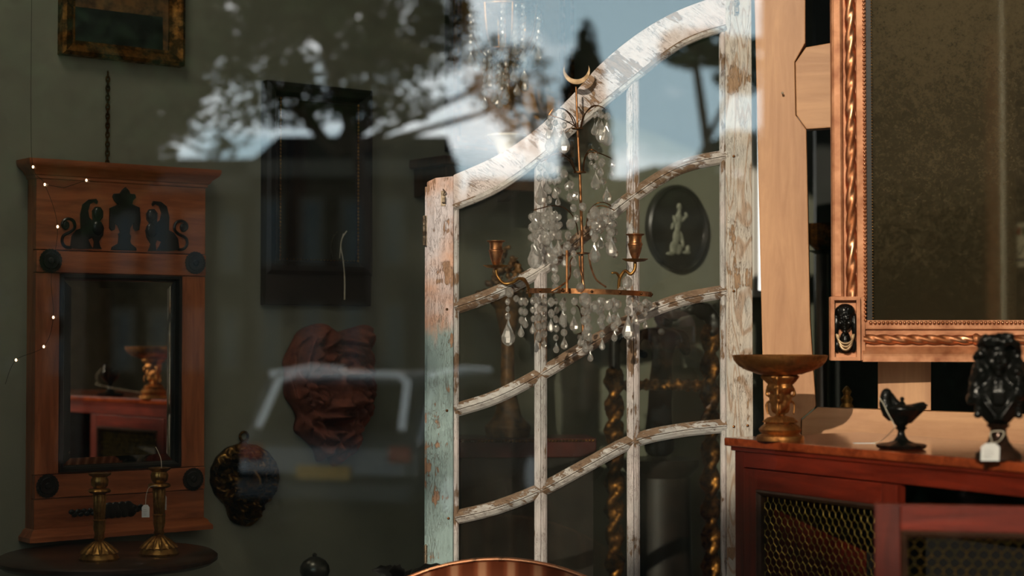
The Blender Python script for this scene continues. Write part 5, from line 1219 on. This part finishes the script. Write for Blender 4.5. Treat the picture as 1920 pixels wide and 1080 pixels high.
skin('figure', 'cloth_dark', [T_(1238, 735), T_(1240, 692), T_(1243, 655), T_(1245, 630), T_(1246, 616), T_(1246, 597), T_(1202, 625), T_(1186, 656, -.02), T_(1214, 668, -.05), T_(1284, 628), T_(1288, 664), T_(1270, 640, -.07), T_(1236, 790), T_(1236, 860)],
     [(0, 1), (1, 2), (2, 3), (3, 4), (4, 5), (3, 6), (6, 7), (7, 8), (3, 9), (9, 10), (10, 11), (0, 12), (12, 13)],
     [(31 * ks, 24 * ks), (25 * ks, 20 * ks), (30 * ks, 22 * ks), (26 * ks, 18 * ks), 9 * ks, (17 * ks, 20 * ks), 11 * ks, 8.5 * ks, 6 * ks, 11 * ks, 8.5 * ks, 6 * ks, (29 * ks, 26 * ks), (36 * ks, 34 * ks)], stt)
hb = MB(); hb.ell(T_(1246, 592, .01), (20 * ks, 20 * ks, 20 * ks)); hb.ell(T_(1247, 580, .025), (13 * ks,) * 3); hb.ell(T_(1243, 601, -.018), (4 * ks, 5 * ks, 4 * ks)); hb.build('hair', 'hair', stt, remesh=.003)
MB().ell(T_(1240, 622, -.030), (6 * ks, 4 * ks, 6 * ks)).build('lens_glint', 'trim_sheen', stt, 60)  # small bright ball standing for the camera lens glint
# string of small warm lights in front of the pier mirror
fo = at(60, -60, 3.72)
fl_ = thing('light_string', 'string of tiny warm lights hanging down beside the pier mirror', 'fairy lights', tuple(fo))
FP = [(60, -60), (58, 200), (62, 313), (84, 346), (108, 425), (96, 520), (100, 595), (82, 650), (30, 675), (10, 720)]
rl = lambda px, py: tuple(at(px, py, 3.72) - fo)
MB().tube([(0, 0, 3.3 - fo.z)] + cr([Vector(rl(*q)) for q in FP], 6), .0005, 5).build('cable', 'black', fl_)
MB().tube([rl(84, 346), rl(120, 352), rl(162, 338)], .0005, 5).build('cable', 'black', fl_)
for q in ((62, 313), (84, 346), (108, 425), (100, 595), (82, 650), (30, 675), (162, 338)):
    MB().ell(rl(*q), (.0026, .0026, .0034), 8, 6).build('bulb', 'bulb', fl_, 60)
# dim brass things glimpsed through the pine openings
def on_floor_stand(name, label, px, py, Y, prof, mat):
    c = at(px, py, Y); t = thing(name, label, 'ornament', (c.x, c.y, FLOOR)); h = c.z - FLOOR
    MB().lathe([(0, 0), (.09, 0), (.09, .02), (.02, .04), (.018, h - .01), (.04, h), (0, h)], 20).build('stand', 'black_frame', t, 40)
    MB().lathe([(r, z + h) for r, z in prof], 28).build('bowl', mat, t, 50); return t
on_floor_stand('brass_bowl', 'dim brass bowl glimpsed in the gap between pine post and gilt mirror', 1542, 470, 4.7, [(0, 0), (.02, .002), (.05, .03), (.06, .07), (.062, .073), (.056, .07), (.04, .03), (0, .01)], 'old_gold')
on_floor_stand('brass_finial', 'small dark brass finial glinting in the lower opening of the pine frame', 1588, 765, 4.3, [(0, 0), (.018, .002), (.012, .012), (.016, .022), (.008, .032), (.012, .042), (.004, .054), (0, .056)], 'brass')
# partition behind the pine frame, its near-black colour giving the openings their shade
struct(MB().box(0.92, 2.6, 5.15, 5.2, FLOOR, 3.3).build('wall_partition', 'dark_green'))

# ================================================================ THE STREET (seen in the window glass)
def tree(name, label, crowns, base, nleaf, lsize, seed, mat='leaf', trunk_r=.16, group=None, gap=-.12):
    r_ = random.Random(seed); b = Vector((base[0], base[1], -0.2))
    t = thing(name, label, 'tree', tuple(b), 0, group)
    tot = sum(c[1][0] * c[1][1] * c[1][2] for c in crowns); mb = MB(); v = []; fs = []
    for c, rad in crowns:
        c = Vector(c)
        for i in range(int(nleaf * rad[0] * rad[1] * rad[2] / tot)):
            while True:
                p = Vector((r_.uniform(-1, 1), r_.uniform(-1, 1), r_.uniform(-1, 1)))
                if p.length <= 1 and p.length > .25: break
            nz = mnoise.noise(Vector((p.x * 2.6 + seed, p.y * 2.6, p.z * 2.6)))
            if nz < gap: continue
            q = c + Vector((p.x * rad[0], p.y * rad[1], p.z * rad[2])) - b
            a = Vector((r_.gauss(0, 1), r_.gauss(0, 1), r_.gauss(0, .6))).normalized(); w_ = a.orthogonal().normalized(); s_ = lsize * r_.uniform(.7, 1.3); o = len(v)
            v += [q - a * s_, q + w_ * s_ * .5, q + a * s_, q - w_ * s_ * .5]; fs.append((o, o + 1, o + 2, o + 3))
    mb.add(v, fs).build('foliage', mat, t)
    top = Vector(crowns[0][0]) - b
    tb = MB(); tb.tube(cr([Vector((0, 0, 0)), Vector((.1, .05, top.z * .5)), top], 6), [trunk_r * (1 - .5 * i / 12) for i in range(13)], 10)
    for c, rad in crowns[1:]: tb.tube([top * .7, (Vector(c) - b)], [trunk_r * .5, trunk_r * .2], 7)
    tb.build('trunk', 'bark', t, 60)
    return t
def vcrown(px, py, Zv, rpx, ry=None): c = street(px, py, Zv); k = Zv / F; return (tuple(c), (rpx * k, rpx * k * .8, (ry or rpx) * k))
Zt = 24
c = street(130, 700, Zt)
tree('street_tree', 'large leafy street tree filling the upper left of the window reflection',
     [vcrown(130, 150, Zt, 230, 260), vcrown(330, 20, Zt, 150, 200), vcrown(0, 420, Zt, 120, 300), vcrown(200, -120, Zt, 300, 160), vcrown(400, 190, Zt, 100, 110)], (c.x, c.y), 34000, .075, 2, group='street trees')
c = street(690, 700, 28)
tree('street_tree', 'smaller leafy street tree in front of the house with sky gaps in its crown',
     [vcrown(600, 60, 28, 200, 170), vcrown(760, 0, 28, 130, 140), vcrown(540, 190, 28, 110, 60), vcrown(770, 170, 28, 75, 70), vcrown(930, 150, 28, 60, 90), vcrown(450, 0, 28, 120, 120), vcrown(985, 190, 28, 62, 120), vcrown(700, 200, 28, 80, 55), vcrown(830, 60, 28, 70, 90)], (c.x, c.y), 26000, .075, 5, group='street trees', gap=-.05)
c = street(1095, 700, 40)
tree('conifer_tree', 'dark narrow conifer standing against the open sky', [vcrown(1100, 300, 40, 50, 160), vcrown(1095, 170, 40, 42, 90), vcrown(1100, 95, 40, 22, 60)], (c.x, c.y), 9000, .10, 9, 'conifer', .14)
c = street(1335, 700, 34)
tree('street_tree', 'slender street tree between the conifer and the dark warehouse', [vcrown(1300, 90, 34, 70, 42), vcrown(1275, 350, 34, 110, 42), vcrown(1400, 310, 34, 80, 75), vcrown(1390, 120, 34, 60, 60), vcrown(1170, 370, 34, 70, 32)], (c.x, c.y), 15000, .08, 31, group='street trees', gap=-.08)
# unseen tree added to keep the sun off the shop's left half
SHD = [((-7.2, -8.8, 6.2), (2.25, 1.6, 2.6)), ((-6.75, -8.8, 4.2), (2.25, 1.6, 2.0)), ((-7.2, -9.0, 8.4), (2.25, 1.6, 2.6)), ((-5.6, -8.8, 5.6), (1.15, 1.2, 2.2)), ((-4.0, -10, 4.98), (.42, 1.1, .80))]  # last crown is shaped to shade the cabinet front
tree('street_tree', 'dense out-of-view street tree added at the kerb to shade the left of the shop', SHD, (-7.0, -8.8), 46000, .12, 13, group='street trees', gap=-1)
hc_ = street(1780, 690, 15)  # dark hedge added to keep the glass reflection dark at the right
tree('darkening_hedge', 'dark clipped hedge added to darken the reflection to the right of the photographer', [(tuple(street(x, 700, 15)), (.75, .5, 1.0)) for x in (1470, 1640, 1810, 1980, 2150)] + [(tuple(street(x, 520, 15)), (.8, .5, .9)) for x in (1520, 1700, 1880, 2060)] + [(tuple(street(x, 830, 15)), (.8, .5, .9)) for x in (1470, 1640, 1810, 1980, 2150)], (hc_.x, hc_.y), 30000, .06, 21, 'conifer', .08, gap=-1)
# houses across the street
def house(name, label, pxl, pxr, pyt, Zv, rows_, cols_n, mat, roof_h, seed):
    A, Bq = street(pxl, 625, Zv), street(pxr, 625, Zv); H = street((pxl + pxr) / 2, pyt, Zv).z
    d = (Bq - A); d.z = 0; L_ = d.length; yaw = math.atan2(d.y, d.x); base = Vector((A.x, A.y, -.2)); H += .2
    t = thing(name, label, 'house', tuple(base), yaw, 'houses across the street')           # local x from right to left in the glass, +y away from... the shop is at +y
    MB().box(0, L_, -6, 0, 0, H).build('facade', mat, t)
    MB().box(-.1, L_ + .1, 0, .25, H - .5, H).build('cornice', 'house_trim', t, bevel=.05)
    mb = MB(); mb.add([(0, 0, H), (L_, 0, H), (L_, -6, H), (0, -6, H), (0.3, -3, H + roof_h), (L_ - .3, -3, H + roof_h)], [(0, 1, 5, 4), (2, 3, 4, 5), (1, 2, 5), (3, 0, 4), (0, 3, 2, 1)]); mb.build('roof', 'roof', t)
    cw = L_ / max(1, cols_n); rh = (H - .8) / max(1, rows_)
    for r in range(rows_):
        for c in range(cols_n):
            x = (c + .5) * cw; z = .5 + r * rh + rh * .12; w_ = cw * .24; h_ = rh * .6
            f_ = MB().sweep([(x - w_, z), (x + w_, z), (x + w_, z + h_), (x - w_, z + h_)], [(-.08, 0), (-.08, .08), (.06, .08), (.06, 0)], True).build('window', 'house_trim', t)
            MB().box(x - w_, x + w_, .0, .04, z, z + h_).build('pane', 'house_glass', f_)
    return t
house('brick_house', 'brown brick house with pale window surrounds reflected in the middle of the glass', 470, 852, 300, 46, 2, 5, 'brick_house', 1.0, 1)
house('low_house', 'lower brown house with a slate roof to the right of the brick house', 858, 1480, 400, 54, 2, 6, 'brick_house', 1.4, 2)
house('dark_warehouse', 'plain windowless dark warehouse far to the right across the street', 1500, 3600, -330, 40, 0, 0, 'dark_brick', 1.5, 3)
house('dark_terrace', 'low dark terrace house between the apartment block and the brick house', 200, 466, 330, 47, 2, 4, 'dark_brick', .8, 6)
pyb = 60
house('apartment_block', 'tall dark apartment block behind the big street tree on the left', -1400, 190, pyb, 48.5, 6, 12, 'dark_brick', .8, 4)
# parked car, seen from behind
cl = street(765, 720, 17.2)
car = thing('parked_car', 'dark grey parked hatchback with yellow rear plate and sky sheen modelled along its roof', 'car', (cl.x, cl.y, -.2), math.radians(-172))
bodyp = [(-2.0, .30), (-2.05, .55), (-1.98, .86), (-1.90, .90), (-1.55, 1.36), (-1.3, 1.43), (.1, 1.42), (.9, .98), (1.75, .84), (1.98, .66), (2.0, .32)]
Mx = Matrix(((0, 1, 0, 0), (1, 0, 0, 0), (0, 0, 1, 0), (0, 0, 0, 1)))     # profile runs along local y
def carprism(poly, x0, x1, name, mat, bev): return MB().prism(poly, x0, x1, Mx).build(name, mat, car, bevel=bev)
carprism(bodyp, -.86, .86, 'car_body', 'car_paint', .10)
MB().add([(-.66, -1.90, .95), (.66, -1.90, .95), (.58, -1.58, 1.33), (-.58, -1.58, 1.33), (-.66, -1.94, .95), (.66, -1.94, .95), (.58, -1.62, 1.33), (-.58, -1.62, 1.33)],
         [(0, 1, 2, 3), (7, 6, 5, 4), (0, 4, 5, 1), (1, 5, 6, 2), (2, 6, 7, 3), (3, 7, 4, 0)]).build('rear_window', 'car_glass', car)
MB().tube([(-.70, -1.93, .94), (-.64, -1.64, 1.36), (-.5, -1.54, 1.42), (.5, -1.54, 1.42), (.64, -1.64, 1.36), (.70, -1.93, .94)], .034, 8).build('rear_window_sheen', 'trim_sheen', car)  # white tube in place of sky reflections round the rear window
for sg in (-1, 1):
    MB().box(sg * .865 - .012, sg * .865 + .012, -1.35, .45, .96, 1.30).build('side_window', 'car_glass', car, bevel=.01)
    MB().tube([(sg * .80, -1.45, 1.42), (sg * .80, -.6, 1.46), (sg * .80, .2, 1.43)], .03, 8).build('roof_sheen', 'trim_sheen', car)  # white bar standing for the sky highlight along the roof edge
    MB().box(sg * .72 - .10, sg * .72 + .10, -2.06, -1.98, .66, .80).build('tail_lamp', 'tail_red', car, bevel=.02)
    for y in (-1.25, 1.3):
        w_ = MB().tube([(sg * .70, y, .31), (sg * .88, y, .31)], .31, 24).build('wheel', 'tyre', car, 40)
        MB().tube([(sg * .875, y, .31), (sg * .89, y, .31)], .18, 16).build('hub_cap', 'trim_sheen', w_)
MB().box(-.26, .26, -2.075, -2.04, .50, .62).build('number_plate', 'plate', car, bevel=.005)
MB().box(-.84, .84, -2.09, -1.98, .30, .46).build('bumper', 'car_paint', car, bevel=.03)

# ================================================================ the photographer, behind the camera
pe = thing('person', 'dark clothed person with darkened hands holding up a camera, standing on the pavement outside', 'person', (0.02, -0.24, 0))
P_ = [(0, 0, .95), (0, 0, 1.10), (0, -.01, 1.25), (0, -.01, 1.38), (0, .0, 1.47), (0, .01, 1.54),
      (-.17, -.01, 1.40), (-.26, .06, 1.20), (-.12, .17, 1.46), (.17, -.01, 1.40), (.25, .06, 1.21), (.11, .17, 1.47),
      (-.09, 0, .88), (-.10, .02, .50), (-.10, 0, .09), (-.10, .12, .05), (.09, 0, .88), (.10, .02, .50), (.10, 0, .09), (.10, .12, .05)]
E2 = [(0, 1), (1, 2), (2, 3), (3, 4), (4, 5), (3, 6), (6, 7), (7, 8), (3, 9), (9, 10), (10, 11), (0, 12), (12, 13), (13, 14), (14, 15), (0, 16), (16, 17), (17, 18), (18, 19)]
R_ = [(.15, .10), (.125, .09), (.135, .10), (.13, .09), .05, .05, .065, .05, .033, .065, .05, .033, .085, .06, .042, .038, .085, .06, .042, .038]
skin('body', 'cloth_dark', P_, E2, R_, pe)
hdm = MB(); hdm.ell((0, .02, 1.62), (.075, .095, .115), 24, 16); hdm.ell((0, .07, 1.575), (.055, .06, .05), 16, 10); hdm.ell((0, .112, 1.605), (.014, .02, .022), 10, 8)
for sg in (-1, 1): hdm.ell((sg * .03, .098, 1.63), (.016, .01, .009), 10, 8); hdm.ell((sg * .078, .02, 1.61), (.012, .02, .03), 10, 8)
hdm.ell((0, .118, 1.565), (.024, .010, .008), 10, 8)
hdm.build('head', 'skin', pe, remesh=.007)
hr = MB(); hr.ell((0, -.01, 1.66), (.100, .115, .10), 20, 14); hr.ell((0, .07, 1.70), (.075, .05, .05), 16, 10); hr.ell((0, -.05, 1.56), (.105, .07, .13), 20, 12)
for sg in (-1, 1): hr.ell((sg * .090, .02, 1.57), (.040, .075, .14), 14, 10)
hr.build('hair', 'hair', pe, remesh=.009)
for sg in (-1, 1):
    hm = MB(); w0 = Vector((sg * .12, .17, 1.46)); c_ = Vector((sg * .068, .195, 1.545))
    hm.tube([w0, w0.lerp(c_, .5), c_], [.028, .032, .030], 12, False, .6)
    for f_ in range(4): hm.tube(cr([c_ + Vector((0, .012, .02 - f_ * .017)), c_ + Vector((-sg * .012, .03, .024 - f_ * .018)), c_ + Vector((-sg * .04, .034, .022 - f_ * .018))], 4), [.0095] * 4 + [.0085] * 4 + [.007], 8)
    hm.tube(cr([c_ + Vector((0, -.01, -.02)), c_ + Vector((-sg * .02, -.02, -.03)), c_ + Vector((-sg * .04, -.018, -.024))], 4), [.011] * 4 + [.010] * 4 + [.008], 8)
    hm.build('darkened_hand', 'cloth_dark', pe, remesh=.004)  # hands coloured dark to keep the reflected silhouette
cmr = thing('camera', 'black camera held at the eye of the dark clothed person', 'camera', (0.02, -.075, 1.585))
MB().box(-.062, .062, -.035, .0, -.035, .035).build('camera_body', 'camera_black', cmr, bevel=.006)
MB().box(-.022, .022, -.03, .0, .033, .055).build('prism_hump', 'camera_black', cmr, bevel=.006)
MB().tube([(0, 0, -.006), (0, .02, -.006), (0, .045, -.006)], [.031, .032, .030], 28).build('lens_barrel', 'camera_black', cmr, 40)
MB().tube([(0, .044, -.006), (0, .047, -.006)], [.025, .024], 28).build('front_lens', 'lens_glass', cmr, 40)

sc['eye_height'] = EYE
